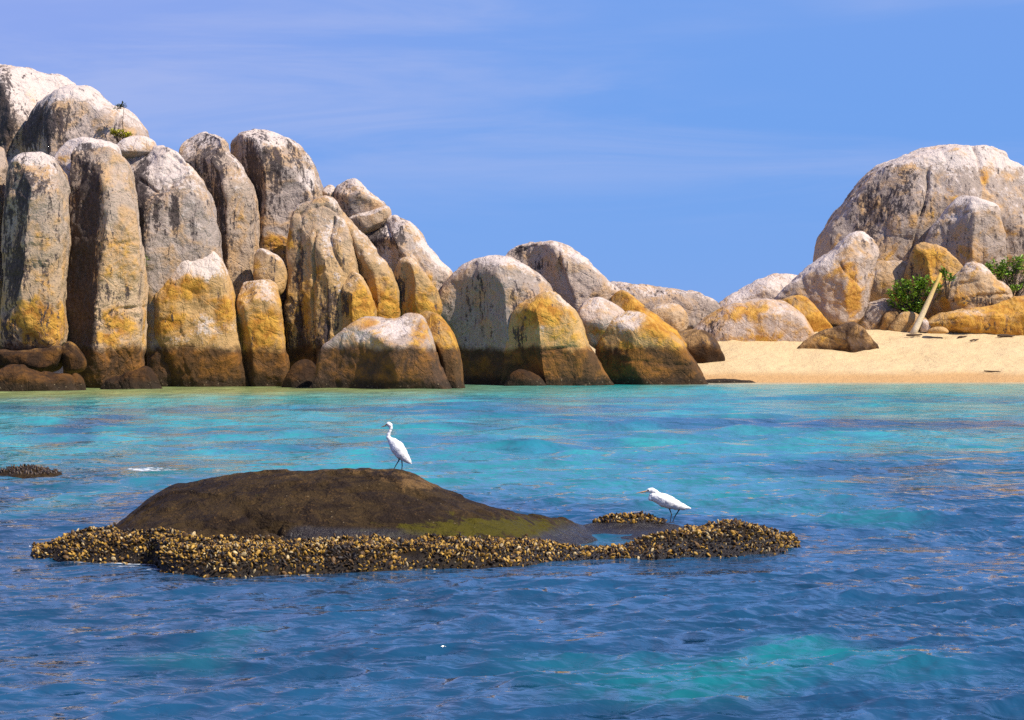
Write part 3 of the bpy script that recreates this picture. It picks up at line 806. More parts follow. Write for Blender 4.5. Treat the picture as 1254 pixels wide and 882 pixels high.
# ---- boulders above the beach on the right, back to front
boulder('giant grey dome boulder split by a long dark crack, highest on the right',
        [(1001,330),(1002,300),(1008,283),(1022,263),(1041,240),(1062,216),(1077,203),(1107,191),(1148,182),(1180,181),(1204,182),(1223,188),(1235,198),(1254,209),(1280,224),(1304,262),(1314,335),(1290,390),(1180,395),(1010,390)], 206, 8.0,
        GREY, d=0.09, w=0.08, o=0.04, group=RG, p=2.5, rough=0.95, ridge=[([(1085,190),(1072,240),(1066,300),(1060,360)],0.90,0.42,0.06,0.6),([(1170,180),(1186,215),(1192,300),(1190,390)],0.97,0.02,0.30,0.5)],
        stains=[('w',1200,194,60,15,0.9),('d',1050,290,24,44,0.4),('d',1085,250,30,30,0.35),('o',1145,240,12,8,0.4),('d',1100,220,20,16,0.25),('w',1100,197,24,6,0.5),('o',1190,225,7,9,0.7),('d',1235,280,24,34,0.35),('o',1248,285,12,30,0.3)],
        cracks=[([(1122,207),(1120,235),(1117,252),(1107,282),(1098,320)],2.2,0.7),([(1076,262),(1068,300)],2,0.3),([(1060,290),(1100,298)],2,0.2),([(1128,225),(1150,245)],5,0.35),([(1180,186),(1186,205),(1187,225),(1196,242)],3,0.6),([(1205,184),(1235,198)],2.4,0.4)])
boulder('grey helmet shaped boulder in front of the giant dome, above the leafy shrubs',
        [(1132,304),(1139,286),(1151,268),(1163,250),(1181,241),(1204,245),(1221,256),(1225,275),(1230,300),(1227,330),(1180,340),(1143,330)], 197, 2.7,
        GREY, w=0.12, d=0.08, group=RG, ridge=[([(1196,240),(1186,270),(1184,330)],0.8,0.45,0.3,0.4)],
        stains=[('w',1195,252,26,9,0.6),('w',1165,268,16,8,0.5),('d',1160,290,16,16,0.25)], cracks=[([(1184,264),(1184,285),(1180,310)],2.2,0.3),([(1155,268),(1180,262),(1218,258)],2.4,0.25)])
boulder('low pale slope rock on the skyline at the left end of the beach boulders',
        [(877,380),(893,364),(912,353),(931,343),(953,336),(973,338),(988,350),(984,380),(900,392)], 191, 2.3, PINK, w=0.25, group=RG, rough=0.8)
boulder('block shaped tan boulder in the shade behind the pointed white boulder',
        [(1058,348),(1065,327),(1084,319),(1106,320),(1120,330),(1120,360),(1100,370),(1068,371)], 193.5, 1.7, BEIGE, d=0.05, o=0.1, group=RG)
boulder('golden brown pointed rock above the big green shrub',
        [(1107,350),(1111,326),(1117,306),(1126,297),(1145,301),(1165,312),(1182,326),(1184,355),(1150,368),(1113,364)], 191.5, 1.8, TAN, o=0.4, d=0.1, group=RG,
        ridge=[([(1130,295),(1134,330),(1140,365)],0.78,0.6,0.35,0.3)], stains=[('o',1140,318,14,10,0.5),('d',1118,335,8,14,0.4)])
boulder('big pointed white boulder leaning right, at the back of the beach',
        [(946,372),(961,351),(980,336),(1000,319),(1017,306),(1038,291),(1054,286),(1068,293),(1074,306),(1070,325),(1067,345),(1061,370),(1052,390),(1036,400),(1012,398),(996,384),(970,376)], 187.5, 2.6,
        PINK, w=0.15, o=0.05, group=RG, rough=0.9, ridge=[([(1052,286),(1030,330),(1036,400)],0.82,0.18,0.45,0.35)],
        stains=[('w',1010,325,40,14,0.5),('o',1040,360,10,26,0.8),('o',1030,330,14,12,0.4),('d',1058,300,10,7,0.45),('d',1015,352,10,8,0.25),('w',1058,292,10,5,0.5)],
        cracks=[([(1026,322),(1030,335),(1052,352)],1.8,0.25),([(1008,345),(1024,350),(1030,378)],2.2,0.35),([(1068,318),(1060,335),(1064,340)],2,0.25)])
boulder('orange rib between the low front slab and the pointed white boulder',
        [(948,376),(962,366),(982,363),(996,373),(1010,388),(1021,404),(1014,416),(994,414),(974,394)], 184.5, 1.3, TAN, o=0.75, group=RG, rough=0.6)
boulder('long low tan slab on the sand at the left of the beach boulders',
        [(844,408),(853,396),(868,385),(890,374),(915,369),(942,367),(962,370),(980,384),(992,400),(1001,414),(996,428),(860,430),(847,420)], 181.8, 2.3,
        PINK, o=0.1, group=RG, rough=0.7, shelf=[(386,0.86,1.2,0.05,0.4)], stains=[('o',900,380,26,10,0.7),('d',868,402,18,14,0.45),('w',945,395,30,14,0.3),('o',930,415,40,6,0.3)])
boulder('brown angular stone half buried in the sand in front of the beach boulders',
        [(976,432),(984,421),(1000,408),(1020,400),(1043,394),(1056,401),(1068,413),(1079,426),(1070,436),(985,438)], 177.4, 1.4, BROWN, d=0.1, group=RG, rough=0.7, cell_px=1.5,
        ridge=[([(1045,393),(1035,415),(1040,430)],0.75,0.3,0.6,0.2)], cracks=[([(1002,409),(1022,417),(1035,422)],1.6,0.15)])
boulder('shaded rock under the block shaped tan boulder, left of the big shrub',
        [(1048,408),(1053,386),(1063,371),(1080,366),(1095,372),(1101,394),(1092,410)], 187.8, 1.3, GREY, d=0.1, o=0.05, group=RG, cell_px=1.5)
boulder('dark rounded rock beneath the leaves of the big green shrub',
        [(1071,410),(1079,385),(1096,373),(1118,372),(1128,386),(1124,410)], 187.2, 1.2, BROWN, d=0.2, group=RG, cell_px=1.5)
boulder('small tan rock at the foot of the leaning driftwood pole',
        [(1091,408),(1098,388),(1112,381),(1126,386),(1138,394),(1140,408)], 185.8, 0.9, TAN, o=0.1, d=0.05, group=RG, cell_px=1.4, rough=0.7)
boulder('wrinkled brown rock just right of the leaning driftwood pole',
        [(1133,396),(1139,371),(1147,356),(1160,343),(1178,330),(1191,323),(1207,330),(1217,341),(1229,349),(1239,363),(1234,388),(1180,402),(1138,404)], 187.3, 2.0,
        BEIGE, o=0.15, d=0.08, group=RG, rough=1.3, stains=[('o',1165,365,18,16,0.3),('d',1190,370,30,6,0.5),('w',1195,330,14,5,0.3)],
        cracks=[([(1160,352),(1190,345),(1220,352)],2.4,0.3),([(1155,372),(1190,362),(1232,362)],2.6,0.35),([(1185,328),(1200,338),(1212,345)],2,0.2)])
boulder('long orange brown slab lying along the sand at the right edge',
        [(1131,397),(1144,387),(1160,381),(1193,376),(1227,368),(1255,360),(1290,352),(1312,378),(1304,416),(1220,414),(1181,410),(1146,405)], 184.8, 2.0,
        TAN, o=0.45, group=RG, rough=0.9, shelf=[(386,0.85,1.6,0.3,0.3)], stains=[('o',1240,372,30,10,0.6),('d',1160,396,24,6,0.35),('w',1190,382,16,4,0.3),('d',1220,400,40,5,0.2)],
        cracks=[([(1150,392),(1200,388),(1254,386)],2,0.2)])
boulder('small pale stone at the base of the driftwood pole',
        [(1127,406),(1129,394),(1133,391),(1138,396),(1139,406)], 184.2, 0.35, PINK, w=0.4, group=RG, cell_px=0.8, rough=0.4)
boulder('little flat tan stone on the open sand below the orange slab',
        [(1136,408),(1140,402),(1150,400),(1158,402),(1160,408)], 182.2, 0.5, TAN, o=0.1, group=RG, cell_px=0.9, rough=0.4)

# ------------------------------------------------------------------ near rock with its oyster crust
def interp(px, table):
    t = np.array(table, float)
    return np.interp(px, t[:, 0], t[:, 1])

YW = [(30,676),(40,683),(80,688),(150,689),(188,690),(198,700),(250,706),(330,704),(440,703),(500,698),(600,693),(700,687),(800,685),(900,683),(950,679),(980,671)]
LTOP = [(30,-0.1),(42,0.05),(80,0.20),(140,0.27),(200,0.27),(250,0.26),(300,0.23),(400,0.24),(450,0.23),(520,0.22),(600,0.17),(700,0.13),(760,0.13),(800,0.22),(860,0.28),(900,0.30),(940,0.22),(970,0.08),(985,-0.15)]
CREST = [(100,700),(137,652),(160,632),(185,611),(215,595),(250,590),(300,585),(350,580),(400,577),(440,577),(482,576),(500,579),(530,591),(560,604),(600,618),(650,630),(690,637),(715,643),(735,656),(770,690)]
FOOT = [(100,30.9),(200,30.6),(420,30.5),(560,30.6),(640,31.4),(700,32.7),(740,33.7)]

def reef_height(x, d):
    px = 627 + x * F_PX / np.clip(d, 28, 36)
    P = np.stack([x, d, np.zeros_like(x)], 1)
    cd = 32.6 + 0.25 * np.sin(x * 0.8) + 1.7 * sst(px, 600, 735)
    pxc = 627 + x * F_PX / cd
    zc = CAM_H - (interp(pxc, CREST) - HORIZON) * cd / F_PX
    df = interp(px, FOOT) + 0.12 * vnoise(P * 0.8, 3)
    zf = 0.14 * (1 - sst(px, 600, 690))
    s = (d - df) / (cd - df)
    sc = np.clip(s, 0, 1)
    front = zf + (zc - zf) * (1 - (1 - sc) ** 1.75)
    front = np.where(s < 0, zf + s * 0.9, front)
    b = np.clip((d - cd) / 1.9, 0, 3)
    dome = np.where(d > cd, zc - (zc + 0.5) * b ** 1.7, front)
    dome = dome + 0.05 * fbm(P * 0.9, 3, 5.0) * np.clip(zc, 0, 1)
    dome = np.where(zc < 0.12, np.minimum(dome, zc - 0.05), dome)
    dw = F_PX * CAM_H / (interp(px, YW) - HORIZON) + 0.10 * vnoise(P * 1.6, 6)
    lt = interp(px, LTOP)
    e = (d - dw)
    led = lt * np.clip(e / 0.55, 0, 1) ** 0.6
    led = np.where(e < 0, np.minimum(e * 0.8, lt), led)
    wb = interp(px, [(30, 1.2), (200, 1.9), (640, 1.9), (700, 0.75), (780, 0.75), (840, 1.3), (900, 1.6), (985, 0.9)])
    led = led - np.clip((e - wb) / 0.5, 0, 2) * (lt + 0.15)
    led = led + 0.05 * fbm(P * 2.2, 3, 9.0)
    bx, by = (px - 772) / 70, (d - 35.2) / 0.5
    back = 0.22 * np.clip(1.25 - np.sqrt(bx ** 2 + by ** 2), -2, 1) + 0.04 * fbm(P * 3, 2, 4.0)
    fx, fy = (px - 800) / 80, (d - 34.5) / 0.55
    flat = 0.07 * np.clip(1.3 - np.sqrt(fx ** 2 + fy ** 2), -3, 0.9) + 0.035 * fbm(P * 1.5, 2, 2.0)
    z = smax(dome, led, 0.05)
    z = smax(z, smax(back, flat, 0.04), 0.05)
    sp = fbm(P * np.array([0.9, 1.2, 1.0]), 4, 15.0)
    z = z + 0.030 * fbm(P * 3.0, 4, 1.0) + 0.012 * fbm(P * 11, 2, 6.0) + (0.035 * sst(sp, 0.0, 0.05) + 0.03 * sst(sp, -0.28, -0.23) - 0.03) * sst(z, 0.1, 0.3)
    return np.maximum(z, -0.7), dome, led, back, px

REEF_LABEL = 'long brown algae covered rock rising from the sea, ringed with golden oyster shells'
reef_root = empty('sea_rock', (-1.0, 32.0, 0), REEF_LABEL, 'rock')

def shell_mesh(L, Wd, Th, r):
    """One oyster: a cupped drop shape, pointed at the hinge, rippled at the lip."""
    V = []; n = 8; rows = 5
    for i in range(rows):
        t = i / (rows - 1)
        wr = math.sin(math.pi * (0.12 + 0.80 * t)) * (0.55 + 0.55 * t)
        for j in range(n):
            a = 2 * math.pi * j / n
            rp = 1 + 0.16 * r.uniform(-1, 1)
            V.append((Wd * 0.5 * wr * math.cos(a) * rp, Th * 0.5 * wr * math.sin(a) * rp + 0.18 * Wd * (t - 0.5) ** 2, L * (t - 0.35)))
    Fc = [(i * n + j, i * n + (j + 1) % n, (i + 1) * n + (j + 1) % n, (i + 1) * n + j) for i in range(rows - 1) for j in range(n)]
    V.append((0, 0, L * (1.0 - 0.33))); V.append((0, 0, L * -0.37))
    top, bot = len(V) - 2, len(V) - 1
    Fc4 = list(Fc)
    tris = [((rows - 1) * n + j, (rows - 1) * n + (j + 1) % n, top) for j in range(n)] + [((j + 1) % n, j, bot) for j in range(n)]
    return np.array(V), Fc4, tris

def build_reef():
    xs = np.arange(-6.9, 4.6, 0.026); ds = np.arange(27.9, 37.2, 0.026)
    X, Dd = np.meshgrid(xs, ds, indexing='ij')
    x, d = X.ravel(), Dd.ravel()
    z, dome, led, back, px = reef_height(x, d)
    P = np.stack([x, d, z], 1)
    py = HORIZON + F_PX * (CAM_H - z) / d
    for line, wd, dp in [([(318,636),(345,646),(372,662)], 5, 0.24), ([(300,625),(322,640)], 3, 0.08), ([(430,600),(470,596),(500,602),(530,612)], 3, 0.045), ([(230,640),(270,650),(330,655)], 4, 0.04)]:
        dd = poly_dist(px + 4 * vnoise(P * 3, 2), py, line)
        z = z - dp * np.exp(-(dd / wd) ** 2)
    moss = 1.0 * np.exp(-(((px - 575) / 125) ** 2 + ((py - 648) / 15) ** 2)) + 0.25 * np.exp(-(((px - 650) / 60) ** 2 + ((py - 645) / 14) ** 2))
    pale = 0.55 * np.exp(-(((px - 520) / 60) ** 2 + ((py - 595) / 12) ** 2)) + 0.45 * sst(z, 0.75, 1.05) + 0.25 * np.exp(-(((px - 240) / 50) ** 2 + ((py - 600) / 16) ** 2))
    crust = np.where((np.maximum(led, back) > dome - 0.01) | (z < 0.05), 0.85, 0.0)
    wet = 0.9 * np.exp(-(((px - 450) / 90) ** 2 + ((py - 655) / 11) ** 2)) + 0.35 * sst(px, 610, 690) * (1 - sst(z, 0.25, 0.45)) + 0.5 * (1 - sst(z, 0.10, 0.28)) + 0.6 * np.exp(-(((px - 360) / 40) ** 2 + ((py - 650) / 9) ** 2))  # wet low rock, plus dark patches painting shade in the concave front
    V = np.stack([x, d, z], 1)
    nx, nd = X.shape
    I = np.arange(nx * nd).reshape(nx, nd)
    Q = np.stack([I[:-1, :-1].ravel(), I[1:, :-1].ravel(), I[1:, 1:].ravel(), I[:-1, 1:].ravel()], 1)
    keep = (z[Q] > -0.65).any(1)
    Q = Q[keep]
    used = np.unique(Q); rm = -np.ones(len(V), int); rm[used] = np.arange(len(used))
    rl = np.array(reef_root.location)
    mesh_object('rock_body', V[used] - rl, rm[Q], M_REEF, parent=reef_root, attrs={'stain': np.stack([moss, pale, crust], 1)[used], 'wet': wet[used]})  # 'wet' holds wet rock and the painted shade of the hollows
    # oysters on the low ledges
    r = random.Random(3); nr = np.random.default_rng(8)
    n = 190000
    sx = nr.uniform(-6.7, 4.4, n); sd = nr.uniform(28.2, 36.2, n)
    sz, dm, ld, bk, spx = reef_height(sx, sd)
    Pp = np.stack([sx, sd, sz], 1)
    clump = fbm(Pp * 1.5, 2, 12.0)
    cr = (np.maximum(ld, bk - 0.03) > dm + 0.015 * clump - 0.01) & (sz > -0.04) & (clump > -0.75) & (spx > 41) & (spx < 979)
    cr &= ~((spx > 660) & (spx < 840) & (sd > 32.9) & (bk < 0.13))
    ok = np.where(cr)[0]
    grid = {}
    chosen = []
    for i in ok:
        c = (int(sx[i] / 0.045), int(sd[i] / 0.045))
        near = False
        for a in (-1, 0, 1):
            for b in (-1, 0, 1):
                for jj in grid.get((c[0] + a, c[1] + b), ()):
                    if (sx[i] - sx[jj]) ** 2 + (sd[i] - sd[jj]) ** 2 < 0.0315 ** 2: near = True
        if near: continue
        grid.setdefault(c, []).append(i); chosen.append(i)
    e = 0.03
    pal = [((0.020, 0.012, 0.007), 0.31), ((0.10, 0.050, 0.011), 0.23), ((0.31, 0.165, 0.020), 0.26), ((0.47, 0.27, 0.045), 0.13), ((0.50, 0.37, 0.18), 0.05)]
    bigs = []; Vs = []; Cs = []; Q4 = []; base = 0; T3 = []
    for i in chosen:
        L = 0.032 + 0.050 * r.random() ** 1.7; Wd = L * r.uniform(0.6, 0.95); Th = L * r.uniform(0.22, 0.40)
        v, q4, t3 = shell_mesh(L, Wd, Th, r)
        hx = reef_height(np.array([sx[i] + e, sx[i] - e, sx[i], sx[i]]), np.array([sd[i], sd[i], sd[i] + e, sd[i] - e]))[0]
        nrm = np.array([-(hx[0] - hx[1]) / (2 * e), -(hx[2] - hx[3]) / (2 * e), 1.0])
        nrm[:2] = np.clip(nrm[:2], -1.6, 1.6) 
        ax = nrm + np.array([r.gauss(0, 1.2), r.gauss(-0.3, 1.2), r.gauss(0, .5)]); ax /= np.linalg.norm(ax)
        rf = np.array([r.gauss(0, 1), r.gauss(0, 1), r.gauss(0, .3)])
        u = np.cross(ax, rf); u /= np.linalg.norm(u); w = np.cross(ax, u)
        wv = v[:, :1] * u + v[:, 1:2] * w + v[:, 2:] * ax + np.array([sx[i], sd[i], sz[i] + 0.012])
        t = r.random(); acc = 0
        clump_tone = 0.10 * clump[i]  # palette shift that follows the clump noise
        if 398 < spx[i] < 440 and sd[i] < 29.2: t *= 0.5
        for c, pr in pal:
            acc += pr - clump_tone * 0.2
            if t < acc: break
        c = np.array(c) * r.uniform(0.7, 1.3)
        bigs.append((L / sd[i], wv, q4, t3, c))
    bigs.sort(key=lambda b: -b[0])
    # the hundred that show largest are parts of their own; the rest is one crust
    for k, (_, wv, q4, t3, c) in enumerate(bigs):
        if k < 100:
            cen = wv.mean(0)
            ob = mesh_object('oyster_shell', wv - cen, [tuple(f) for f in q4] + [tuple(f) for f in t3], M_SHELL, parent=reef_root, attrs={'tone': np.tile(c, (len(wv), 1))})
            ob.location = cen - rl
        else:
            Vs.append(wv); Cs.append(np.tile(c, (len(wv), 1)))
            Q4 += [tuple(a + base for a in f) for f in q4] + [tuple(a + base for a in f) for f in t3]
            base += len(wv)
    ob = mesh_object('oyster_crust', np.concatenate(Vs) - rl, Q4, M_SHELL, parent=reef_root, attrs={'tone': np.concatenate(Cs)})
    ob['kind'] = 'stuff'
    print('shells', len(bigs))
build_reef()
build_sea()

# small shell-covered rock awash at the left edge
def build_awash_rock():
    cx, cd = ground_pt(34, 582)
    xs = np.arange(cx - 1.4, cx + 1.8, 0.03); ds = np.arange(cd - 1.0, cd + 1.4, 0.05)
    X, Dd = np.meshgrid(xs, ds, indexing='ij'); x, d = X.ravel(), Dd.ravel()
    P = np.stack([x, d, 0 * x], 1)
    z = 0.17 * (1.0 - np.sqrt(((x - cx + 0.05) / 0.85) ** 2 + ((d - cd - 0.2) / 0.7) ** 2) ** 1.5) + 0.07 * fbm(P * 2.5, 3, 3.0) + 0.03 * fbm(P * 9, 2, 5.0)
    z = np.maximum(z, -0.4)
    nx, nd = X.shape; I = np.arange(nx * nd).reshape(nx, nd)
    Q = np.stack([I[:-1, :-1].ravel(), I[1:, :-1].ravel(), I[1:, 1:].ravel(), I[:-1, 1:].ravel()], 1)
    st = np.stack([0 * x, 0.3 + 0 * x, 0.2 + 0 * x], 1)
    loc = (cx, cd, 0)
    root = empty('sea_rock', loc, 'small low dark shell flecked rock awash in the waves at the left edge', 'rock')
    mesh_object('rock_body', np.stack([x, d, z], 1) - np.array(loc), Q, M_REEF, parent=root, attrs={'stain': st})
    r = random.Random(9); Vs = []; Cs = []; Fs = []; base = 0
    top = np.where(z > 0.03)[0]
    for i in r.sample(list(top), min(240, len(top))):
        L = r.uniform(0.05, 0.11)
        v, q4, t3 = shell_mesh(L, L * 0.6, L * 0.35, r)
        ax = np.array([r.gauss(0, .6), r.gauss(0, .6), 1]); ax /= np.linalg.norm(ax)
        u = np.cross(ax, [r.gauss(0, 1), r.gauss(0, 1), .2]); u /= np.linalg.norm(u); w = np.cross(ax, u)
        Vs.append(v[:, :1] * u + v[:, 1:2] * w + v[:, 2:] * ax + np.array([x[i], d[i], z[i]]) - np.array(loc))
        c = np.array(r.choice([(0.03, 0.02, 0.015), (0.07, 0.045, 0.03), (0.12, 0.08, 0.05), (0.04, 0.025, 0.018)]))
        Cs.append(np.tile(c, (len(v), 1)))
        Fs += [tuple(a + base for a in f) for f in q4] + [tuple(a + base for a in f) for f in t3]; base += len(v)
    ob = mesh_object('oyster_crust', np.concatenate(Vs), Fs, M_SHELL, parent=root, attrs={'tone': np.concatenate(Cs)})
    ob['kind'] = 'stuff'
build_awash_rock()

# ------------------------------------------------------------------ egrets: one continuous body each
WHITE, LEGC, LORE = (0.86, 0.85, 0.83), (0.045, 0.045, 0.05), (0.55, 0.40, 0.12)
def egret(label, foot_px, D, chains, eye, billc, z_feet):
    """chains: lists of (px, py, radius px, y px) runs; merged into one surface by a smooth union."""
    s = D / F_PX
    fx, fy = foot_px
    prim = []
    for run, colr, k in chains:
        for a, b in zip(run[:-1], run[1:]):
            prim.append((np.array([a[0] - fx, a[3], fy - a[1]]), np.array([b[0] - fx, b[3], fy - b[1]]), a[2], b[2], colr, k))
    allp = np.array([p[0] for p in prim] + [p[1] for p in prim])
    lo = allp.min(0) - 9; hi = allp.max(0) + 9
    lo[2] = min(lo[2], -2)
    cell = 0.34
    ax = [np.arange(lo[i], hi[i], cell) for i in range(3)]
    Fm = np.full([len(a) for a in ax], -50.0, np.float32)
    def seg(P, p):
        a, b, ra, rb = p[:4]
        v = b - a; L2 = v @ v + 1e-9
        t = np.clip(((P[0] - a[0]) * v[0] + (P[1] - a[1]) * v[1] + (P[2] - a[2]) * v[2]) / L2, 0, 1)
        dx = P[0] - a[0] - t * v[0]; dy = P[1] - a[1] - t * v[1]; dz = P[2] - a[2] - t * v[2]
        return (ra + (rb - ra) * t) - np.sqrt(dx * dx + dy * dy + dz * dz)
    for p in prim:
        m = max(p[2], p[3]) + 4
        l = np.minimum(p[0], p[1]) - m; h = np.maximum(p[0], p[1]) + m
        sl = [slice(max(0, np.searchsorted(ax[i], l[i])), np.searchsorted(ax[i], h[i]) + 1) for i in range(3)]
        P = (ax[0][sl[0], None, None], ax[1][None, sl[1], None], ax[2][None, None, sl[2]])
        f = seg(P, p)
        Fm[tuple(sl)] = smax(Fm[tuple(sl)], f, p[5])
    V, Q = surface_nets(Fm, (ax[0][0], ax[1][0], ax[2][0]), cell)
    best = np.full(len(V), -1e9); C = np.zeros((len(V), 3))
    for p in prim:
        f = seg(V.T, p); m = f > best
        best[m] = f[m]; C[m] = p[4]
    ex, ey, er = eye[0] - fx, fy - eye[1], eye[2]
    em = (np.hypot(V[:, 0] - ex, V[:, 2] - ey) < er) & (np.abs(V[:, 1]) > 0.7)
    C[em] = (0.02, 0.02, 0.02)
    lm = (np.hypot(V[:, 0] - ex + er * 1.7, V[:, 2] - ey + 0.3) < er * 1.1) & (C[:, 0] > 0.7)
    C[lm] = LORE
    # overlapping feather rows as low relief on the white body
    N = vert_normals(V, Q)
    body = C[:, 0] > 0.7
    fe = np.maximum(0, np.sin((V[:, 0] * 0.85 - V[:, 2] * 0.75) * 1.5 + 1.2 * np.sin(V[:, 0] * 0.9 + V[:, 2]))) * 0.13 + 0.12 * vnoise(V * 0.55, 3)
    V = V + N * (fe * body * np.clip(best + 2, 0, 1))[:, None]
    loc = px_world(fx, fy, D); loc[2] = z_feet
    o = mesh_object('egret', V * s + loc, Q, M_BIRD, loc=loc, attrs={'tone': C})
    return tag(o, label, 'egret', 'white egrets on the near rock')

BILL = (0.30, 0.17, 0.10)
def surf_z(x, d): return float(reef_height(np.array([x]), np.array([d]))[0][0])
D1 = 32.6
f1 = px_world(490.5, 577.5, D1)
egret('white egret standing upright with stretched neck on the crest of the brown rock', (490.5, 577.5), D1, [
    ([(478,538,2.8,0),(481.5,542,5.6,0),(486.5,548,7.9,0),(491,554.5,7.3,0),(496,560,5.0,0),(500,564,2.9,0),(503.5,567.5,0.7,0)], WHITE, 2.2),
    ([(483,541,3.0,-3.2),(489,549,4.2,-4.0),(496,559,2.8,-2.6),(502,565.5,0.8,-1)], WHITE, 0.7),
    ([(483,541,3.0,3.2),(489,549,4.2,4.0),(496,559,2.8,2.6),(502,565.5,0.8,1)], WHITE, 0.7),
    ([(479,540,3.2,0),(475.6,535.5,2.3,0),(475.8,531.5,1.75,0),(477.6,527.5,1.6,0),(478.8,524,1.75,0),(477.8,520.5,2.4,0),(475.8,519.2,2.5,0),(473.6,520.3,1.8,0)], WHITE, 1.2),
    ([(473.4,520.6,1.15,0),(470.5,521.6,0.8,0),(466.2,523.2,0.3,0)], BILL, 0.5),
    ([(489.5,560.5,1.3,-2),(488.3,564,0.75,-2),(485.0,569.5,0.62,-2.2),(481.8,575.6,0.55,-2.4)], LEGC, 0.5),
    ([(481.8,575.8,0.5,-2.4),(478.2,577.2,0.35,-3.2)], LEGC, 0.2), ([(481.8,575.8,0.5,-2.4),(478.6,577.2,0.35,-1.2)], LEGC, 0.2), ([(481.8,575.8,0.5,-2.4),(484.0,577.0,0.35,-2.4)], LEGC, 0.2),
    ([(491.8,560.5,1.3,2),(492,564,0.75,2),(492.4,570,0.62,2),(491.8,577,0.55,2)], LEGC, 0.5),
    ([(491.8,577.2,0.5,2),(487.8,577.8,0.35,1)], LEGC, 0.2), ([(491.8,577.2,0.5,2),(488.2,577.8,0.35,3.2)], LEGC, 0.2), ([(491.8,577.2,0.5,2),(494.4,577.8,0.35,2)], LEGC, 0.2),
    ], (473.9, 519.6, 0.75), BILL, surf_z(f1[0], D1) + 0.006)
D2 = 35.2
f2 = px_world(822, 639.5, D2)
egret('white egret leaning forward with hunched neck on the shell bank right of the brown rock', (822, 639.5), D2, [
    ([(800,607,4.6,0),(806,609,6.4,0),(813,612,8.0,0),(820,614.5,7.4,0),(828,617.5,5.6,0),(836,620,3.6,0),(845.5,621.8,0.9,0)], WHITE, 2.2),
    ([(807,608,3.2,-4.2),(816,612,4.4,-4.6),(828,617,3.2,-3.2),(840,620.5,1.2,-1.2)], WHITE, 0.7),
    ([(807,608,3.2,4.2),(816,612,4.4,4.6),(828,617,3.2,3.2),(840,620.5,1.2,1.2)], WHITE, 0.7),
    ([(801,610,3.6,0),(797,609.5,3.0,0),(797.6,606.5,2.6,0)], WHITE, 1.2),
    ([(806,605.5,3.6,0),(802.5,602,3.0,0),(798.5,599.7,3.0,0),(795,599.8,2.5,0),(792.5,600.6,1.7,0)], WHITE, 1.2),
    ([(792.2,600.9,1.25,0),(787,601.8,0.95,0),(778.6,603.2,0.32,0)], (0.50, 0.30, 0.16), 0.5),
    ([(819,619.5,1.5,-2),(820,623,0.8,-2),(822.3,629,0.65,-2),(820.6,638.6,0.55,-2)], LEGC, 0.5),
    ([(820.6,638.8,0.5,-2),(816.6,639.8,0.35,-3)], LEGC, 0.2), ([(820.6,638.8,0.5,-2),(817,639.8,0.35,-0.8)], LEGC, 0.2), ([(820.6,638.8,0.5,-2),(823,639.8,0.35,-2)], LEGC, 0.2),
    ([(832,620.5,1.5,2),(832,623.5,0.85,2),(826.8,631.5,0.65,2),(824,638.6,0.55,2)], LEGC, 0.5),
    ([(824,638.8,0.5,2),(820.2,639.8,0.35,1)], LEGC, 0.2), ([(824,638.8,0.5,2),(820.6,639.8,0.35,3.2)], LEGC, 0.2), ([(824,638.8,0.5,2),(826.6,639.8,0.35,2)], LEGC, 0.2),
    ], (793.8, 599.6, 0.8), BILL, surf_z(f2[0], D2) + 0.02)

# ------------------------------------------------------------------ plants and driftwood
def tube(path, radii, n=7):
    path = np.asarray(path, float); V = []; Fc = []
    for i, p in enumerate(path):
        t = path[min(i + 1, len(path) - 1)] - path[max(i - 1, 0)]; t = t / (np.linalg.norm(t) + 1e-9)
        u = np.cross(t, [0.3, 0.9, 0.1]); u /= np.linalg.norm(u); w = np.cross(t, u)
        for j in range(n):
            a = 2 * math.pi * j / n
            V.append(p + radii[i] * (math.cos(a) * u + math.sin(a) * w))
    for i in range(len(path) - 1):
        for j in range(n):
            Fc.append((i * n + j, i * n + (j + 1) % n, (i + 1) * n + (j + 1) % n, (i + 1) * n + j))
    Fc.append(tuple(range(n))[::-1]); Fc.append(tuple((len(path) - 1) * n + j for j in range(n)))
    return V, Fc

def leaf(V, Fc, C, p, dirv, L, W, r, col):
    dirv = dirv / np.linalg.norm(dirv)
    side = np.cross(dirv, [r.gauss(0, .3), r.gauss(0, .3), 1]); side /= np.linalg.norm(side) + 1e-9
    up = np.cross(side, dirv)
    b = len(V)
    pts = [(0, 0, 0), (.35, .42, .05), (.75, .5, .02), (1, 0, -.12), (.75, -.5, .02), (.35, -.42, .05), (.5, 0, -.05)]
    for l, s_, h in pts: V.append(p + dirv * L * l + side * W * s_ + up * L * h)
    Fc += [(b, b + 6, b + 1), (b + 1, b + 6, b + 2), (b + 2, b + 6, b + 3), (b + 3, b + 6, b + 4), (b + 4, b + 6, b + 5), (b + 5, b + 6, b)]
    c = np.array(col) * r.uniform(0.55, 1.5)
    C += [c] * 7

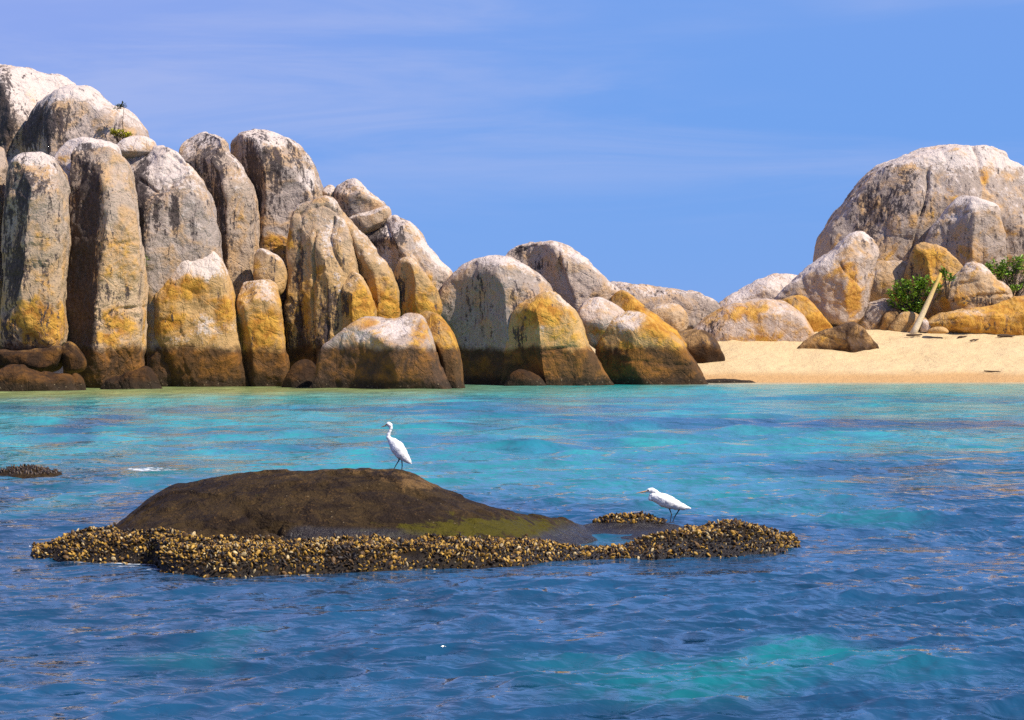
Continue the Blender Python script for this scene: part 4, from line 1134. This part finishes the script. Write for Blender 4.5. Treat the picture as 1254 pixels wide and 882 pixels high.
def shrub(name, label, base, tips, leafL, nleaf, col, seed, cat='shrub', stem_r=0.03, stemcol=(0.10, 0.07, 0.05), stems=999):
    """tips: (dx, dy, dz) of the shoots; every shoot carries a rosette of leaves and some down its stem."""
    r = random.Random(seed)
    root = empty(name, base, label, cat)
    SV = []; SF = []; SCl = []; LV = []; LF = []; LC = []
    for ti, (tx, ty, tz) in enumerate(tips):
        tip = np.array([tx, ty, tz]); mid = tip * 0.5 + np.array([r.gauss(0, .06), r.gauss(0, .06), 0]) * np.linalg.norm(tip) * .6
        path = [np.array([tip[0] * .15, tip[1] * .15, 0]), mid, tip]
        v, f = tube(path, [stem_r, stem_r * .75, stem_r * .45], 5)
        b = len(SV)
        if ti < stems: SV += v; SF += [tuple(a + b for a in q) for q in f]
        for k in range(nleaf):
            a = k * 2.4 + r.uniform(0, 1); el = r.uniform(-0.35, 1.2)
            dv = np.array([math.cos(a) * math.cos(el), math.sin(a) * math.cos(el), math.sin(el)])
            t = min(1.0, 0.62 + 0.4 * r.random()) if stems > 99 else r.uniform(0.88, 1.0)
            p = mid + (tip - mid) * t
            leaf(LV, LF, LC, p, dv, leafL * r.uniform(.7, 1.2), leafL * r.uniform(.3, .45), r, col)
    mesh_object('stem', SV, SF, M_WOOD, parent=root, attrs={'tone': np.tile(stemcol, (len(SV), 1))})
    mesh_object('foliage', LV, LF, M_LEAF, parent=root, smooth=False, attrs={'tone': np.array(LC)})
    return root

def tips_in(ellipses, n, D, base, seed, dy=0.7):
    r = random.Random(seed); out = []
    s = D / F_PX
    for k in range(n):
        cx, cy, rx, ry = ellipses[k % len(ellipses)]
        while True:
            a, b = r.uniform(-1, 1), r.uniform(-1, 1)
            if a * a + b * b <= 1: break
        p = px_world(cx + a * rx, cy + b * ry, D)
        out.append((p[0] - base[0], r.uniform(-dy, dy), max(0.1, p[2] - base[2])))
    return out

D = 186.3
b0 = px_world(1112, 400, D)
shrub('beach_shrub', 'dense dark green shrub behind the leaning driftwood pole', tuple(b0),
      tips_in([(1107,354,20,12),(1124,362,18,16),(1097,360,11,14),(1138,346,15,10),(1118,347,16,6),(1130,372,8,10),(1112,372,14,10)], 110, D, b0, 4, 0.6), 0.34, 17, (0.17, 0.30, 0.02), 21)
D = 185.0
b0 = px_world(1160, 366, D)
shrub('beach_shrub', 'small sprig of green leaves above the tip of the driftwood pole', tuple(b0),
      tips_in([(1152,330,5,4),(1162,338,9,4)], 12, D, b0, 6, 0.3), 0.32, 13, (0.11, 0.225, 0.014), 22)
D = 190.2
b0 = px_world(1236, 375, D)
shrub('beach_shrub', 'open leggy green shrub with bare stems at the right edge', tuple(b0),
      tips_in([(1236,324,14,9),(1246,320,10,8),(1212,326,13,8),(1242,346,12,10),(1228,335,9,6),(1262,335,10,14)], 84, D, b0, 8), 0.34, 14, (0.17, 0.30, 0.02), 23)
D = 155.2
b0 = px_world(148, 178, D)
shrub('clinging_plant', 'low yellow green cushion plant on top of the left outcrop', tuple(b0),
      tips_in([(139,162,7,3),(147,163,7,4),(156,167,4,4)], 26, D, b0, 10, 0.3), 0.22, 12, (0.34, 0.31, 0.010), 24, 'plant', 0.02)
b0 = px_world(152, 172, 155.4)
tp = [px_world(px_, py_, 155.4) - b0 for px_, py_ in [(152,130),(148,128),(144,130),(142,132),(150,127),(147,131)]]
shrub('spindly_plant', 'spindly dark plant on a bare thin stalk against the pale dome boulder', tuple(b0), [tuple(t) for t in tp], 0.25, 9, (0.06, 0.07, 0.02), 25, 'plant', 0.03, stems=1)
for (cx, cy, nn, sd_, lab) in [(177, 318, 9, 31, 'green fern tuft growing in the cleft beside the broad grey pillar, upper of two'),
                              (175, 366, 5, 32, 'tiny fern tuft low in the cleft beside the broad grey pillar, lower of two')]:
    Dp = 149.6
    b0 = px_world(cx, cy + 8, Dp)
    shrub('fern_tuft', lab, tuple(b0), tips_in([(cx, cy, 4, 6)], nn, Dp, b0, sd_, 0.2), 0.22, 9, (0.12, 0.17, 0.012), sd_, 'fern', 0.015)

def driftwood(name, label, path, radii, col, group=None, n=9):
    V, Fc = tube(path, radii, n)
    V = np.array(V)
    V = V + 0.06 * radii[0] * np.stack([vnoise(V * 4, 1), vnoise(V * 4, 5), vnoise(V * 4, 9)], 1)
    loc = V[0] * 1.0
    C = np.array([np.array(col[0]) + (np.array(col[1]) - np.array(col[0])) * (i // n) / max(1, len(path) - 1) for i in range(len(V))])
    o = mesh_object(name, V, Fc, M_WOOD, loc=loc, attrs={'tone': C})
    return tag(o, label, 'driftwood', group)

Dq = 183.8
pa, pb = px_world(1117, 411, Dq), px_world(1153, 335, Dq + 0.9)
pth = [pa + (pb - pa) * t + np.array([0.03 * math.sin(t * 5), 0, 0]) for t in np.linspace(0, 1, 9)]
driftwood('driftwood_pole', 'long bleached driftwood pole leaning against the rocks at the top of the beach', pth, list(np.linspace(0.27, 0.12, 9)), ((0.66, 0.57, 0.42), (0.58, 0.38, 0.08)))
sticks = [((1110, 413), (1129, 412), 'short dark stick on the sand left of the others, under the leaning pole', .09),
          ((1173, 415), (1184, 414), 'small dark stick on the sand below the middle of the orange slab', .07),
          ((1188, 419), (1199, 417), 'faint crooked twig on the sand, lowest of the debris below the orange slab', .06),
          ((1221, 414), (1243, 414), 'longest dark stick on the sand near the right edge', .10),
          ((1205, 456), (1226, 457), 'thin dark twig stranded near the wet sand at the right', .05)]
for i, ((ax, ay), (bx, by), lab, rad) in enumerate(sticks):
    def on_sand(px_, py_):
        best = None
        for dd in np.arange(164, 186, 0.1):
            x_ = (px_ - 627) * dd / F_PX
            zz = float(sand_height(np.array([x_]), np.array([dd]))[0])
            yy = HORIZON + F_PX * (CAM_H - zz) / dd
            if best is None or abs(yy - py_) < best[0]: best = (abs(yy - py_), np.array([x_, dd, zz]))
        return best[1]
    A, B = on_sand(ax, ay), on_sand(bx, by)
    r = random.Random(i + 50)
    pth = [A + (B - A) * t + np.array([0, r.gauss(0, .08), rad * 1.3 + r.uniform(0, .05)]) for t in np.linspace(0, 1, 6)]
    driftwood('driftwood_stick', lab, pth, [rad * q for q in (0.7, 1, 1.1, .9, .8, .4)], ((0.07, 0.045, 0.03), (0.10, 0.065, 0.04)), 'sticks washed up on the sand', 6)
